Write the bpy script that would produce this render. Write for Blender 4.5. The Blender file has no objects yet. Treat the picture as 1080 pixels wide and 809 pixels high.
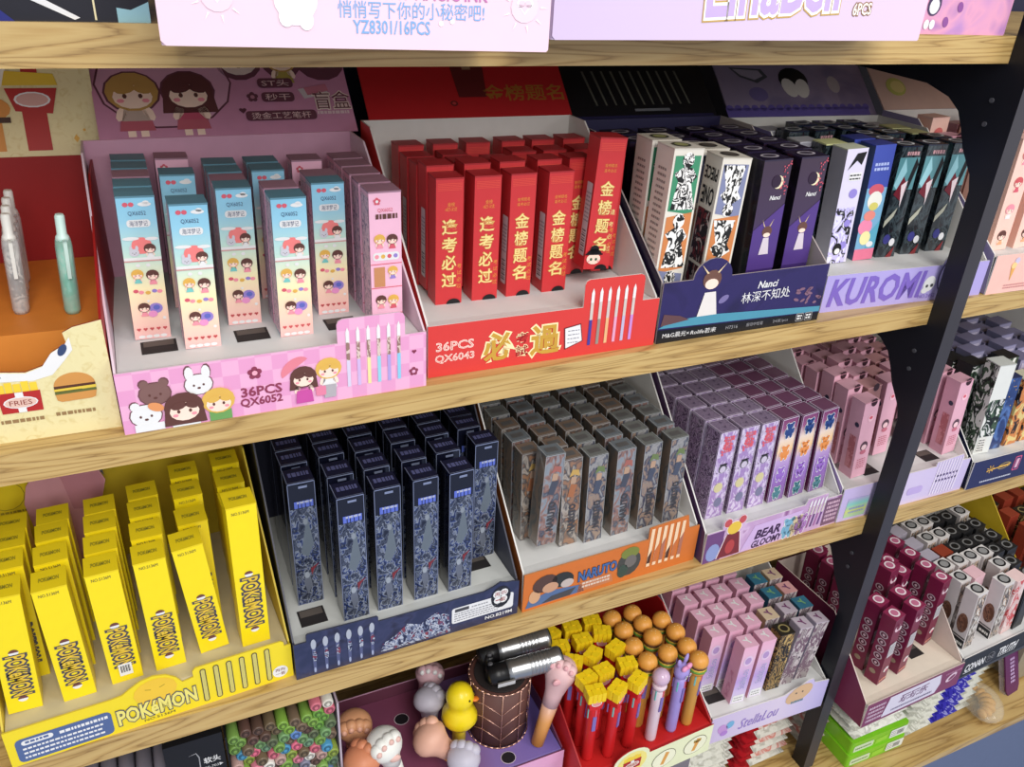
import bpy, math, random
from mathutils import Vector, Matrix
scn = bpy.context.scene
COL = scn.collection
rnd = random.Random(11)
PI = math.pi
# ------------------------------------------------------------------ materials
MATS = {}
def lin(c):
    o = []
    for x in c[:3]:
        x = x / 255.0
        o.append(x / 12.92 if x <= .04045 else ((x + .055) / 1.055) ** 2.4)
    return (o[0], o[1], o[2], 1.0)
def newmat(name):
    m = bpy.data.materials.new(name); m.use_nodes = True
    nt = m.node_tree
    return m, nt, nt.nodes['Principled BSDF']
def setp(b, rough=.5, metal=0, coat=0, spec=.5):
    b.inputs['Roughness'].default_value = rough
    b.inputs['Metallic'].default_value = metal
    b.inputs['Coat Weight'].default_value = coat
    b.inputs['Specular IOR Level'].default_value = spec
def objcoord(nt, scale=(1, 1, 1), off=(0, 0, 0)):
    tc = nt.nodes.new('ShaderNodeTexCoord'); mp = nt.nodes.new('ShaderNodeMapping')
    nt.links.new(tc.outputs['Object'], mp.inputs['Vector'])
    mp.inputs['Scale'].default_value = scale; mp.inputs['Location'].default_value = off
    return mp.outputs['Vector']
def M(rgb, rough=.5, noise=.05, scale=90, metal=0, coat=0, spec=.4, name=None):
    key = ('M', tuple(rgb), rough, noise, scale, metal, coat)
    if key in MATS: return MATS[key]
    m, nt, b = newmat(name or 'paint_%d_%d_%d' % tuple(rgb)); setp(b, rough, metal, coat, spec)
    c = lin(rgb)
    n = nt.nodes.new('ShaderNodeTexNoise'); n.inputs['Scale'].default_value = scale; n.inputs['Detail'].default_value = 1
    nt.links.new(objcoord(nt), n.inputs['Vector'])
    mx = nt.nodes.new('ShaderNodeMix'); mx.data_type = 'RGBA'
    nt.links.new(n.outputs['Fac'], mx.inputs['Factor'])
    mx.inputs[6].default_value = [min(1, x * (1 - noise)) for x in c[:3]] + [1]
    mx.inputs[7].default_value = [min(1, x * (1 + noise)) for x in c[:3]] + [1]
    nt.links.new(mx.outputs[2], b.inputs['Base Color'])
    MATS[key] = m
    return m
def ramp(nt, stops, mode):
    r = nt.nodes.new('ShaderNodeValToRGB'); cr = r.color_ramp; cr.interpolation = mode
    while len(cr.elements) < len(stops): cr.elements.new(.5)
    for e, (p, c) in zip(cr.elements, stops): e.position = p; e.color = lin(c)
    return r
def grad(name, stops, z0, z1, rough=.45, coat=0, axis=2):
    key = ('G', name)
    if key in MATS: return MATS[key]
    m, nt, b = newmat(name); setp(b, rough, 0, coat)
    s = nt.nodes.new('ShaderNodeSeparateXYZ'); nt.links.new(objcoord(nt), s.inputs[0])
    mr = nt.nodes.new('ShaderNodeMapRange'); nt.links.new(s.outputs[axis], mr.inputs['Value'])
    mr.inputs['From Min'].default_value = z0; mr.inputs['From Max'].default_value = z1
    r = ramp(nt, stops, 'LINEAR'); nt.links.new(mr.outputs['Result'], r.inputs['Fac'])
    nt.links.new(r.outputs['Color'], b.inputs['Base Color'])
    MATS[key] = m
    return m
def art(name, cols, scale=220, seed=0, stretch=(1, 1, .6), rough=.35, coat=0, metal=0, lo=.32, hi=.68, mode='CONSTANT', dist=1.2):
    """blotchy printed artwork: a distorted noise cut into flat colours"""
    key = ('A', name)
    if key in MATS: return MATS[key]
    m, nt, b = newmat(name); setp(b, rough, metal, coat)
    n = nt.nodes.new('ShaderNodeTexNoise'); n.inputs['Scale'].default_value = scale
    n.inputs['Detail'].default_value = 2.5; n.inputs['Distortion'].default_value = dist
    nt.links.new(objcoord(nt, stretch, (seed * 1.7, seed * .9, seed * 2.3)), n.inputs['Vector'])
    k = len(cols)
    r = ramp(nt, [(lo + (hi - lo) * i / max(1, k - 1) if i else 0.0, c) for i, c in enumerate(cols)], mode)
    nt.links.new(n.outputs['Fac'], r.inputs['Fac'])
    nt.links.new(r.outputs['Color'], b.inputs['Base Color'])
    MATS[key] = m
    return m
def checker(name, a, c2, size):
    m, nt, b = newmat(name); setp(b, .5)
    ch = nt.nodes.new('ShaderNodeTexChecker'); ch.inputs['Scale'].default_value = 1 / size
    nt.links.new(objcoord(nt, (1, .001, 1), (.0005, .0005, .0005)), ch.inputs['Vector'])
    ch.inputs['Color1'].default_value = lin(a); ch.inputs['Color2'].default_value = lin(c2)
    nt.links.new(ch.outputs['Color'], b.inputs['Base Color'])
    return m
def wood():
    """oak laminate: contour lines of a stretched noise give the grain, fine streaks on top"""
    m, nt, b = newmat('oak_laminate'); setp(b, .42, 0, .08)
    n1 = nt.nodes.new('ShaderNodeTexNoise'); n1.inputs['Scale'].default_value = 1; n1.inputs['Detail'].default_value = 1.5; n1.inputs['Distortion'].default_value = .5
    nt.links.new(objcoord(nt, (3.2, 34, 62)), n1.inputs['Vector'])
    mu = nt.nodes.new('ShaderNodeMath'); mu.operation = 'MULTIPLY'; mu.inputs[1].default_value = 11; nt.links.new(n1.outputs['Fac'], mu.inputs[0])
    fr = nt.nodes.new('ShaderNodeMath'); fr.operation = 'FRACT'; nt.links.new(mu.outputs[0], fr.inputs[0])
    n2 = nt.nodes.new('ShaderNodeTexNoise'); n2.inputs['Scale'].default_value = 1; n2.inputs['Detail'].default_value = 3
    nt.links.new(objcoord(nt, (30, 500, 900)), n2.inputs['Vector'])
    mx = nt.nodes.new('ShaderNodeMix'); mx.data_type = 'FLOAT'; mx.inputs[0].default_value = .35
    nt.links.new(fr.outputs[0], mx.inputs[2]); nt.links.new(n2.outputs['Fac'], mx.inputs[3])
    r = ramp(nt, [(.14, (140, 108, 60)), (.28, (188, 156, 98)), (.55, (200, 170, 110)), (.72, (188, 154, 94)), (.86, (152, 120, 68))], 'LINEAR')
    nt.links.new(mx.outputs[0], r.inputs['Fac']); nt.links.new(r.outputs['Color'], b.inputs['Base Color'])
    return m
def glassy(name, rgb, rough=.12, alpha=.45):
    key = ('T', name)
    if key in MATS: return MATS[key]
    m, nt, b = newmat(name); setp(b, rough, 0, .3)
    n = nt.nodes.new('ShaderNodeTexNoise'); n.inputs['Scale'].default_value = 60
    nt.links.new(objcoord(nt), n.inputs['Vector'])
    r = ramp(nt, [(.3, rgb), (.7, [min(255, x + 25) for x in rgb])], 'LINEAR')
    nt.links.new(n.outputs['Fac'], r.inputs['Fac']); nt.links.new(r.outputs['Color'], b.inputs['Base Color'])
    b.inputs['Alpha'].default_value = alpha
    MATS[key] = m
    return m
WHITE = (232, 232, 232); BLACK = (18, 18, 22)
# ------------------------------------------------------------------ mesh builder
class MB:
    def __init__(s): s.v = []; s.f = []; s.m = []; s.sm = []; s.mats = []
    def mi(s, mat):
        if mat not in s.mats: s.mats.append(mat)
        return s.mats.index(mat)
    def face(s, idx, mat, smooth=False): s.f.append(idx); s.m.append(s.mi(mat)); s.sm.append(smooth)
    def poly(s, pts, mat):
        b = len(s.v); s.v += [tuple(p) for p in pts]; s.face(list(range(b, b + len(pts))), mat)
    def box(s, x0, y0, z0, x1, y1, z1, mat, front=None, top=None, left=None, right=None):
        b = len(s.v)
        s.v += [(x, y, z) for z in (z0, z1) for y in (y0, y1) for x in (x0, x1)]
        for q, mm in (((0, 1, 5, 4), front), ((1, 3, 7, 5), right), ((3, 2, 6, 7), None), ((2, 0, 4, 6), left), ((4, 5, 7, 6), top), ((0, 2, 3, 1), None)):
            s.face([b + i for i in q], mm or mat)
    def prism(s, pts, fn, t0, t1, mat, front=None):
        n = len(pts); b = len(s.v)
        s.v += [fn(a, c, t0) for a, c in pts] + [fn(a, c, t1) for a, c in pts]
        s.face(list(range(b, b + n)), front or mat); s.face(list(range(b + 2 * n - 1, b + n - 1, -1)), mat)
        for i in range(n):
            j = (i + 1) % n
            s.face([b + j, b + i, b + n + i, b + n + j], mat)
    def lathe(s, prof, mat, n=14, c=(0, 0, 0), mat_of=None, mtx=None):
        rings = []
        for r, z in prof:
            b = len(s.v)
            for k in range(n):
                a = 2 * PI * k / n
                p = Vector((c[0] + r * math.cos(a), c[1] + r * math.sin(a), c[2] + z))
                if mtx: p = mtx @ p
                s.v.append(tuple(p))
            rings.append(b)
        for i in range(len(rings) - 1):
            mm = mat_of(i) if mat_of else mat
            for k in range(n):
                j = (k + 1) % n
                s.face([rings[i] + k, rings[i] + j, rings[i + 1] + j, rings[i + 1] + k], mm, True)
        s.face([rings[0] + k for k in range(n - 1, -1, -1)], mat_of(0) if mat_of else mat)
        s.face([rings[-1] + k for k in range(n)], mat_of(len(rings) - 2) if mat_of else mat)
    def tube(s, p0, p1, r0, r1, mat, n=10):
        p0 = Vector(p0); p1 = Vector(p1); d = p1 - p0
        q = d.to_track_quat('Z', 'Y').to_matrix().to_4x4(); q.translation = p0
        s.lathe([(r0, 0), (r1, d.length)], mat, n, mtx=q)
    def ball(s, c, rx, ry, rz, mat, n=14, k=8, mtx=None, cut=0):
        prof = []
        for i in range(k + 1):
            a = -PI / 2 + cut + (PI - cut) * i / k
            prof.append((max(1e-5, math.cos(a)), math.sin(a)))
        mm = Matrix.Translation(c) @ (mtx or Matrix()) @ Matrix.Diagonal((rx, ry, rz, 1))
        s.lathe(prof, mat, n, mtx=mm)
    def rbox(s, x0, y0, z0, x1, y1, z1, r, mat, axis='z', seg=3):
        """box rounded around its axis edges"""
        pts = []
        for cx, cy, a0 in ((x1 - r, y1 - r, 0), (x0 + r, y1 - r, 90), (x0 + r, y0 + r, 180), (x1 - r, y0 + r, 270)):
            for k in range(seg + 1):
                a = math.radians(a0 + 90 * k / seg); pts.append((cx + r * math.cos(a), cy + r * math.sin(a)))
        s.prism(pts[::-1], lambda a, c, t: (a, c, t), z0, z1, mat)
    def build(s, name, parent=None, loc=(0, 0, 0), rot=None):
        me = bpy.data.meshes.new(name); me.from_pydata(s.v, [], s.f)
        for m in s.mats: me.materials.append(m)
        me.polygons.foreach_set('material_index', s.m); me.polygons.foreach_set('use_smooth', s.sm); me.update()
        o = bpy.data.objects.new(name, me); COL.objects.link(o); o.location = loc
        if rot: o.rotation_euler = rot
        if parent: o.parent = parent
        return o
GL = {}
def glyph(txt, bold):
    k = (txt, bold)
    if k not in GL:
        cu = bpy.data.curves.new('t', 'FONT'); cu.body = txt; cu.size = 1; cu.resolution_u = 2; cu.offset = bold
        ob = bpy.data.objects.new('t', cu); me = bpy.data.meshes.new_from_object(ob)
        vs = [(v.co.x, v.co.y) for v in me.vertices]; fs = [tuple(p.vertices) for p in me.polygons]
        bpy.data.meshes.remove(me); bpy.data.objects.remove(ob); bpy.data.curves.remove(cu)
        GL[k] = (vs, fs)
    return GL[k]
class D:
    """printing on a flat face: u right, v up, a hair in front of it"""
    def __init__(s, mb, O, U, V): s.mb = mb; s.O = Vector(O); s.U = Vector(U); s.V = Vector(V); s.N = s.U.cross(s.V)
    def pt(s, u, v, l): return tuple(s.O + s.U * u + s.V * v + s.N * (.00022 + .00011 * l))
    def p(s, pts, mat, l=0): s.mb.poly([s.pt(u, v, l) for u, v in pts], mat)
    def r(s, u0, v0, u1, v1, mat, l=0): s.p([(u0, v0), (u1, v0), (u1, v1), (u0, v1)], mat, l)
    def e(s, cu, cv, ru, rv, mat, l=0, rot=0, n=14, a0=0, a1=360):
        c, q = math.cos(math.radians(rot)), math.sin(math.radians(rot)); pts = []
        for k in range(n + (a1 - a0 < 360)):
            a = math.radians(a0 + (a1 - a0) * k / n); x, y = ru * math.cos(a), rv * math.sin(a)
            pts.append((cu + x * c - y * q, cv + x * q + y * c))
        s.p(pts, mat, l)
    def rr(s, u0, v0, u1, v1, r, mat, l=0):
        pts = []
        for cx, cy, a0 in ((u1 - r, v1 - r, 0), (u0 + r, v1 - r, 90), (u0 + r, v0 + r, 180), (u1 - r, v0 + r, 270)):
            for k in range(4):
                a = math.radians(a0 + 30 * k); pts.append((cx + r * math.cos(a), cy + r * math.sin(a)))
        s.p(pts, mat, l)
    def t(s, txt, u, v, w, h, mat, l=1, rot=0, bold=0.0, shear=0):
        vs, fs = glyph(txt, bold)
        if not vs: return
        v0, _ = glyph(txt, 0.0)
        x0 = min(a for a, _ in v0); x1 = max(a for a, _ in v0); y0 = min(a for _, a in v0); y1 = max(a for _, a in v0)
        sx = w / (x1 - x0); sy = h / (y1 - y0); c, q = math.cos(math.radians(rot)), math.sin(math.radians(rot)); b = len(s.mb.v)
        for a, e in vs:
            y = (e - (y0 + y1) / 2) * sy; x = (a - (x0 + x1) / 2) * sx + shear * y
            s.mb.v.append(s.pt(u + x * c - y * q, v + x * q + y * c, l))
        for f in fs: s.mb.face([b + i for i in f], mat)
    def ot(s, txt, u, v, w, h, fill, line, l=1, rot=0, off=.05, bold=0.0, shear=0):
        s.t(txt, u, v, w, h, line, l, rot, bold + off, shear); s.t(txt, u, v, w, h, fill, l + 1, rot, bold, shear)
    def col(s, txt, u, v0, v1, size, mat, l=1, bold=0.0, line=None, off=.05):
        n = len(txt)
        for i, ch in enumerate(txt):
            v = v1 + (v0 - v1) * (i + .5) / n
            if line: s.ot(ch, u, v, size, size, mat, line, l, 0, off, bold)
            else: s.t(ch, u, v, size, size, mat, l, 0, bold)
    def lines(s, u0, v0, u1, v1, n, mat, l=1, th=.4):
        """rows of print too small to read"""
        dv = (v1 - v0) / n
        for i in range(n):
            v = v1 - dv * (i + .8); u = u0
            while u < u1 - .0006:
                w = rnd.uniform(.0012, .0034); s.r(u, v, min(u1, u + w), v + dv * th, mat, l); u += w + .0007
    def pen(s, u, v0, v1, w, body, mid, tip, l=1, tilt=0):
        t = tilt * (v1 - v0)
        f = lambda a: (v0 + (v1 - v0) * a, t * a)
        for a, b, m, k in ((0, .45, body, 1), (.45, .75, mid, 1), (.75, .92, tip, 1)):
            (va, ta), (vb, tb) = f(a), f(b)
            s.p([(u + ta - w, va), (u + ta + w, va), (u + tb + w, vb), (u + tb - w, vb)], m, l)
        (va, ta), (vb, tb) = f(.92), f(1)
        s.p([(u + ta - w, va), (u + ta + w, va), (u + tb, vb)], tip, l)
def front(mb, y=0.0, x=0.0, z=0.0): return D(mb, (x, y, z), (1, 0, 0), (0, 0, 1))
def leftf(mb, x, y, z=0.0): return D(mb, (x, y, z), (0, -1, 0), (0, 0, 1))
def topf(mb, x, y, z): return D(mb, (x, y, z), (1, 0, 0), (0, 1, 0))
# ------------------------------------------------------------------ things
def tag(o, label, cat, group=None):
    o['label'] = label; o['category'] = cat
    if group: o['group'] = group
    return o
def thing(name, label, cat, loc=(0, 0, 0), rz=0, group=None):
    o = bpy.data.objects.new(name, None); COL.objects.link(o); o.empty_display_size = .02
    o.location = loc; o.rotation_euler = (0, 0, rz)
    return tag(o, label, cat, group)
def struct(o): o['kind'] = 'structure'; return o
def copy_tree(o, parent=None):
    c = o.copy(); COL.objects.link(c)
    if parent: c.parent = parent; c.matrix_parent_inverse = o.matrix_parent_inverse.copy()
    for ch in o.children: copy_tree(ch, c)
    return c
PROTO = {}; USED = set()
def spawn(kind, maker, loc, rz=0, lean=0, pitch=0, label='', group=None):
    if kind not in PROTO: PROTO[kind] = maker()
    o = PROTO[kind]
    if kind in USED: o = copy_tree(o)
    USED.add(kind)
    o.location = loc; o.rotation_euler = (pitch, lean, rz)
    o['label'] = label
    if group: o['group'] = group
    return o
NUM = ['', 'first', 'second', 'third', 'fourth', 'fifth', 'sixth', 'seventh', 'eighth']
def frontmost(n, k):
    return 'frontmost' if k == 0 else NUM[k + 1] + ' from front'
def put_boxes(pens, zi, tray_words, group, rz=0):
    """pens: (kind, column index, x, y, opts) in world metres; label by look, order from the front, column and tray"""
    cols = {}
    for p in pens: cols.setdefault(p[1], []).append(p)
    for ci, c in enumerate(sorted(cols)):
        for k, (kind, _, x, y, op) in enumerate(sorted(cols[c], key=lambda p: p[3])):
            B = BOXES[kind]; h = B['h']; ln = op.get('lean', 0.0)
            col = NUM[ci + 1] + ' column'
            lab = '%s, %s, %s from left, %s' % (op.get('word') or B['word'], 'frontmost' if k == 0 else NUM[k + 1] + ' from front', col, tray_words)
            if len(lab.split()) > 16: lab = lab.replace(' from left,', ' of')
            lift = op.get('lift', 0.0) + abs(math.sin(ln)) * B['w'] / 2
            spawn(kind, lambda: box_proto(kind), (x - h * math.sin(ln), y, zi + lift), rz + op.get('rz', rnd.uniform(-.02, .02)), ln, op.get('pitch', 0), lab, op.get('group', group))
BOXES = {}
def defbox(kind, word, w, d, h, body, frontm=None, lid=None, fa=None, la=None, ta=None, extra=None):
    BOXES[kind] = dict(word=word, w=w, d=d, h=h, body=body, front=frontm, lid=lid, fa=fa, la=la, ta=ta, extra=extra)
def box_proto(kind):
    B = BOXES[kind]; w, d, h = B['w'], B['d'], B['h']
    root = thing('pen_box', '', 'pen box')
    mb = MB(); mb.box(-w / 2, -d / 2, 0, w / 2, d / 2, h - .0012, B['body'], front=B['front'])
    if B['fa']: B['fa'](front(mb, -d / 2, -w / 2), w, h)
    if B['la']: B['la'](leftf(mb, -w / 2, d / 2), d, h)
    mb.build('carton', root)
    ml = MB(); e = .0002
    ml.box(-w / 2 - e, -d / 2 - e, h - .0012, w / 2 + e, d / 2 + e, h, B['lid'] or B['body'])
    if B['ta']: B['ta'](topf(ml, -w / 2, -d / 2, h), w, d)
    ml.build('lid', root)
    if B['extra']: B['extra'](root, w, d, h)
    return root
def tray(label, FL, ang, z, L, depth, hf, hi, hb, fm, sm, inner, insm, fart=None, outline=None, hdr=None, slope=(.004, .15), tabs=True, slots=(), cat='display tray', backm=None, insy=.012, edge=None):
    """counter display tray: front panel, sloping sides, back, raised insert with slots, folded-back header"""
    root = thing('display_tray', label, cat, (FL[0], FL[1], z), math.radians(ang))
    t = .0014
    mb = MB(); out = outline or [(0, 0), (L, 0), (L, hf), (0, hf)]
    mb.prism(out, lambda a, c, q: (a, q, c), 0, t, edge or inner, front=fm)
    if fart: fart(front(mb))
    mb.build('front_panel', root)
    y0, y1 = slope
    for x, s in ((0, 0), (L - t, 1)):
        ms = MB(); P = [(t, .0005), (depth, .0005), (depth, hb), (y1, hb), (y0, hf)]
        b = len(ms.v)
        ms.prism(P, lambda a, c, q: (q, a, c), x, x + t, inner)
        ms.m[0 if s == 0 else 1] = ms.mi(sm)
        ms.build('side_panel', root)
    mb = MB(); mb.box(t, depth - t, .0005, L - t, depth, hb, sm, front=backm or inner); mb.build('back_panel', root)
    if insm:
        mb = MB(); m2 = insm
        mb.box(t + .0004, insy, hi - .003, L - t - .0004, depth - t - .0004, hi, m2)
        mb.poly([(t + .0004, t + .0006, hf - .0022), (L - t - .0004, t + .0006, hf - .0022), (L - t - .0004, insy, hi), (t + .0004, insy, hi)], m2)
        mb.poly([(t + .0004, t + .0004, hf - .006), (L - t - .0004, t + .0004, hf - .006), (L - t - .0004, t + .0006, hf - .0022), (t + .0004, t + .0006, hf - .0022)], m2)
        dk = M((38, 34, 34), .7); dk2 = M((92, 84, 78), .7)
        f = topf(mb, 0, 0, hi)
        for (sx, sy) in slots:
            f.r(sx - .0112, sy - .010, sx + .0112, sy + .010, dk, 0); f.r(sx - .0095, sy + .001, sx + .0095, sy + .009, dk2, 1)  # flat dark patches painted in place of the shaded slot openings
        mb.build('insert', root)
    if hdr:
        length, pitch, hm, hart, ins = hdr
        mb = MB(); i0, i1 = ins if isinstance(ins, tuple) else (ins, ins); mb.box(i0, 0, 0, L - i1, .0014, length, hm, front=hm)
        if hart: hart(front(mb))
        o = mb.build('header_board', root, (0, depth, hb), (-math.radians(pitch), 0, 0))
    return root
# ------------------------------------------------------------------ printed pen boxes
white = M(WHITE, .45, .03); black = M(BLACK, .45); paper = M((222, 220, 214), .6, .04)
cream = M((238, 226, 180), .6); skin = M((250, 222, 205), .6); brown = M((96, 58, 52), .6); gold = M((226, 178, 84), .6)
pinkc = M((240, 150, 165), .6); rose = M((214, 92, 110), .6); aqua = M((120, 200, 195), .6); lilacc = M((150, 130, 205), .6)
grey = M((150, 150, 155), .6); dgrey = M((70, 70, 76), .6); dk_blue = M((52, 70, 110), .6); green = M((70, 140, 80), .6)
def kid(f, u, v, s, hair, cloth, l=1, body=True, long=False):
    if body:
        f.p([(u - .34 * s, v - .5 * s), (u + .34 * s, v - .5 * s), (u + .62 * s, v - 1.7 * s), (u - .62 * s, v - 1.7 * s)], cloth, l)
        for q in (-1, 1): f.e(u + q * .5 * s, v - 1.0 * s, .2 * s, .42 * s, skin, l, q * 25, 8)
    if long: f.p([(u - .98 * s, v), (u + .98 * s, v), (u + 1.1 * s, v - 1.05 * s), (u - 1.1 * s, v - 1.05 * s)], hair, l)
    f.e(u, v, 1.02 * s, .92 * s, hair, l + 1); f.e(u, v - .25 * s, .76 * s, .56 * s, skin, l + 2); f.e(u - .25 * s, v + .12 * s, .42 * s, .22 * s, hair, l + 3, 15, 10); f.e(u + .4 * s, v + .1 * s, .36 * s, .2 * s, hair, l + 3, -20, 10)
    for q in (-.3, .3):
        f.e(u + q * s, v - .22 * s, .09 * s, .12 * s, brown, l + 4, n=6); f.e(u + q * 1.6 * s, v - .44 * s, .15 * s, .1 * s, pinkc, l + 4, n=6)
def animal(f, u, v, s, col, ear, l=1):
    for q in (-.6, .6): f.e(u + q * s, v + (.75 if ear == 'r' else .95) * s, .32 * s, (.34 if ear == 'r' else .6) * s, col, l, n=10)
    f.e(u, v, s, .85 * s, col, l + 1)
    for q in (-.35, .35): f.e(u + q * s, v - .05 * s, .09 * s, .11 * s, brown, l + 2, n=6)
    f.e(u, v - .3 * s, .14 * s, .1 * s, brown, l + 2, n=6)
def heart(f, u, v, s, m, l=1):
    f.e(u - .45 * s, v + .2 * s, .52 * s, .5 * s, m, l, n=8); f.e(u + .45 * s, v + .2 * s, .52 * s, .5 * s, m, l, n=8)
    f.p([(u - .9 * s, v + .05 * s), (u, v - s), (u + .9 * s, v + .05 * s)], m, l)
def flower(f, u, v, s, m, m2, l=1):
    for k in range(5):
        a = 2 * PI * k / 5 + PI / 2; f.e(u + .6 * s * math.cos(a), v + .6 * s * math.sin(a), .45 * s, .45 * s, m, l, n=8)
    f.e(u, v, .4 * s, .4 * s, m2, l + 1, n=8)
sky = grad('sea_gradient', [(0, (244, 188, 186)), (.2, (250, 215, 190)), (.35, (250, 238, 190)), (.58, (196, 228, 216)), (.8, (150, 208, 232)), (1, (132, 196, 226))], 0, .102)
def f_sea(f, w, h):
    for q in (-1, 1): f.e(w * .3 + q * .0017, h * .945, .0017, .0015, rose, 1, n=8)
    f.e(w * .72, h * .945, .004, .0014, white, 1); f.e(w * .76, h * .957, .002, .0012, white, 1, n=8)
    f.t('QX6052', w * .5, h * .885, .0105, .0031, dk_blue, 1); f.rr(w * .2, h * .795, w * .82, h * .845, .002, white, 1)
    f.t('海洋梦记', w * .51, h * .82, .0108, .0036, dk_blue, 2)
    f.e(w * .52, h * .67, .0062, .0056, M((240, 130, 128), .6), 1); f.e(w * .25, h * .72, .005, .0012, white, 2); f.e(w * .8, h * .715, .004, .0012, white, 2)
    animal(f, w * .3, h * .625, .003, M((205, 205, 215), .6), 't', 3); kid(f, w * .72, h * .65, .0036, brown, white, 3)
    f.r(0, h * .563, w, h * .57, M((214, 150, 150), .6), 5); f.r(0, h * .57, w, h * .59, white, 2)
    for q in (.35, .62): f.e(w * q, h * .535, .0014, .0012, white, 2, n=8)
    kid(f, w * .3, h * .475, .0037, gold, aqua, 3); kid(f, w * .7, h * .465, .0039, brown, pinkc, 3)
    for a, b, c in ((.2, .355, rose), (.34, .345, pinkc), (.7, .35, lilacc), (.84, .345, pinkc), (.52, .34, gold)): f.e(w * a, h * b, .0017, .0013, c, 2, n=8)
    kid(f, w * .36, h * .235, .0037, brown, pinkc, 3); f.e(w * .68, h * .225, .0042, .0036, lilacc, 2); f.e(w * .7, h * .23, .0022, .0018, M((96, 104, 190), .6), 3, n=8)
    f.e(w * .58, h * .185, .003, .0024, M((232, 150, 200), .6), 4, n=8); f.e(w * .88, h * .15, .0011, .0011, white, 3, n=8); f.e(w * .5, h * .28, .0009, .0009, white, 3, n=8)
    for k in range(5): heart(f, w * (.14 + .18 * k), h * .075, .0014, M((206, 92, 96), .6), 2)
    for k in range(4): f.e(w * (.2 + .2 * k), h * .02, .0022, .0012, white, 2, n=8)
def f_pinkkid(f, w, h):
    flower(f, w * .25, h * .93, .0026, rose, white); f.t('QX6052', w * .5, h * .865, .0105, .003, rose, 1); f.lines(w * .2, h * .795, w * .88, h * .84, 1, brown, 1, .8)
    for v, a, b in ((.66, gold, brown), (.2, brown, gold)): kid(f, w * .3, h * v, .0039, a, pinkc, 3); kid(f, w * .7, h * (v - .005), .004, b, rose, 3)
    f.rr(w * .08, h * .5, w * .92, h * .56, .002, white, 1)
    for k in range(4): f.e(w * (.2 + .2 * k), h * .53, .0016, .0016, (pinkc, gold, rose, lilacc)[k], 2, n=8)
    f.r(w * .1, h * .3, w * .45, h * .45, M((200, 140, 96), .6), 1); kid(f, w * .7, h * .42, .0036, gold, lilacc, 3)
    for v in (.47, .29, .08): f.r(0, h * v, w, h * v + .0006, rose, 2)
side_print = art('pastel_side_print', [(214, 170, 190), (232, 196, 208), (150, 120, 150), (236, 214, 214)], 260, 3)
teal_lid = M((92, 138, 156), .5)
defbox('sea', 'pale blue seaside pen box', .0225, .0200, .0975, M((176, 196, 208), .5), sky, teal_lid, f_sea, lambda f, w, h: f.r(.001, .002, w - .001, h - .004, side_print, 0))
defbox('pinkkid', 'pink patterned pen box', .0225, .0200, .0975, M((240, 188, 210), .5), M((244, 190, 214), .5), M((160, 122, 140), .5), f_pinkkid, lambda f, w, h: f.r(.001, .002, w - .001, h - .004, side_print, 0))
red = M((200, 52, 56), .42, .05); red_d = M((164, 38, 44), .45); goldp = M((246, 226, 150), .4, .05, metal=.15); goldl = M((226, 150, 70), .4)
def f_red(txt):
    def fn(f, w, h):
        for k in range(5): f.r(w * .06, h * (.955 - .012 * k), w * .94, h * (.955 - .012 * k) + .0004, M((224, 84, 70), .5), 1)
        if txt[0] == '金':
            f.t('金榜题名', w * .52, h * .80, .0105, .0026, goldl, 1); f.t('逢考必过', w * .52, h * .762, .0105, .0026, goldl, 1)
        else:
            f.t('金榜', w * .55, h * .80, .0056, .0032, goldl, 1); f.t('必过', w * .55, h * .765, .0095, .0028, goldl, 1)
        f.col(txt, w * .5, h * .13, h * .70, .0112, goldp, 1, .006, M((214, 160, 90), .4), .035)
        f.col('考试必过', w * .88, h * .12, h * .34, .0036, goldl, 1)
        f.e(w * .68, 0, .0056, .0042, black, 2, a0=0, a1=180)
    return fn
def red_side(f, d, h):
    f.rr(d * .42, h * .10, d * .9, h * .66, .001, M((214, 206, 204), .6), 1)
def red_extra(root, w, d, h):
    mb = MB(); f = leftf(mb, -w / 2 - .0001, d / 2); f.rr(d * .42, h * .10, d * .9, h * .66, .001, M((206, 202, 204), .6), 1)
    for k in range(9): f.r(d * .5, h * (.13 + .02 * k), d * .82, h * (.13 + .02 * k) + (.0005 if k % 2 else .001), dgrey, 2)
    f.lines(d * .48, h * .36, d * .86, h * .6, 8, grey, 2)
    mb.build('barcode_sticker', root)['label'] = 'white barcode sticker on the box side'
defbox('redpass', 'red gold-lettered pen box', .0212, .0195, .098, red, None, red_d, f_red('逢考必过'))
defbox('redname', 'red gold-lettered stickered pen box', .0212, .0195, .098, red, None, red_d, f_red('金榜题名'), None, None, red_extra)
def f_redtall(f, w, h):
    f_red('金榜题名')(f, w, h)
    f.e(w * .34, h * .085, .0062, .0046, skin, 4); f.e(w * .34, h * .125, .0066, .0042, black, 5, a0=0, a1=180); f.e(w * .34, h * .16, .004, .0038, black, 5); f.r(w * -.0, h * .118, w * .68, h * .13, black, 6)
    for q in (-1, 1): f.e(w * .34 + q * .0022, h * .083, .0011, .0013, M((40, 96, 70), .5), 6, n=8); f.e(w * .34 + q * .0042, h * .068, .001, .0007, pinkc, 6, n=6)
    f.col('逢考必过', w * .84, h * .12, h * .5, .0044, goldp, 1)
defbox('redtall', 'raised red pen box with black-hatted face', .0228, .0205, .106, red, None, red_d, f_redtall, None, None, red_extra)
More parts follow.
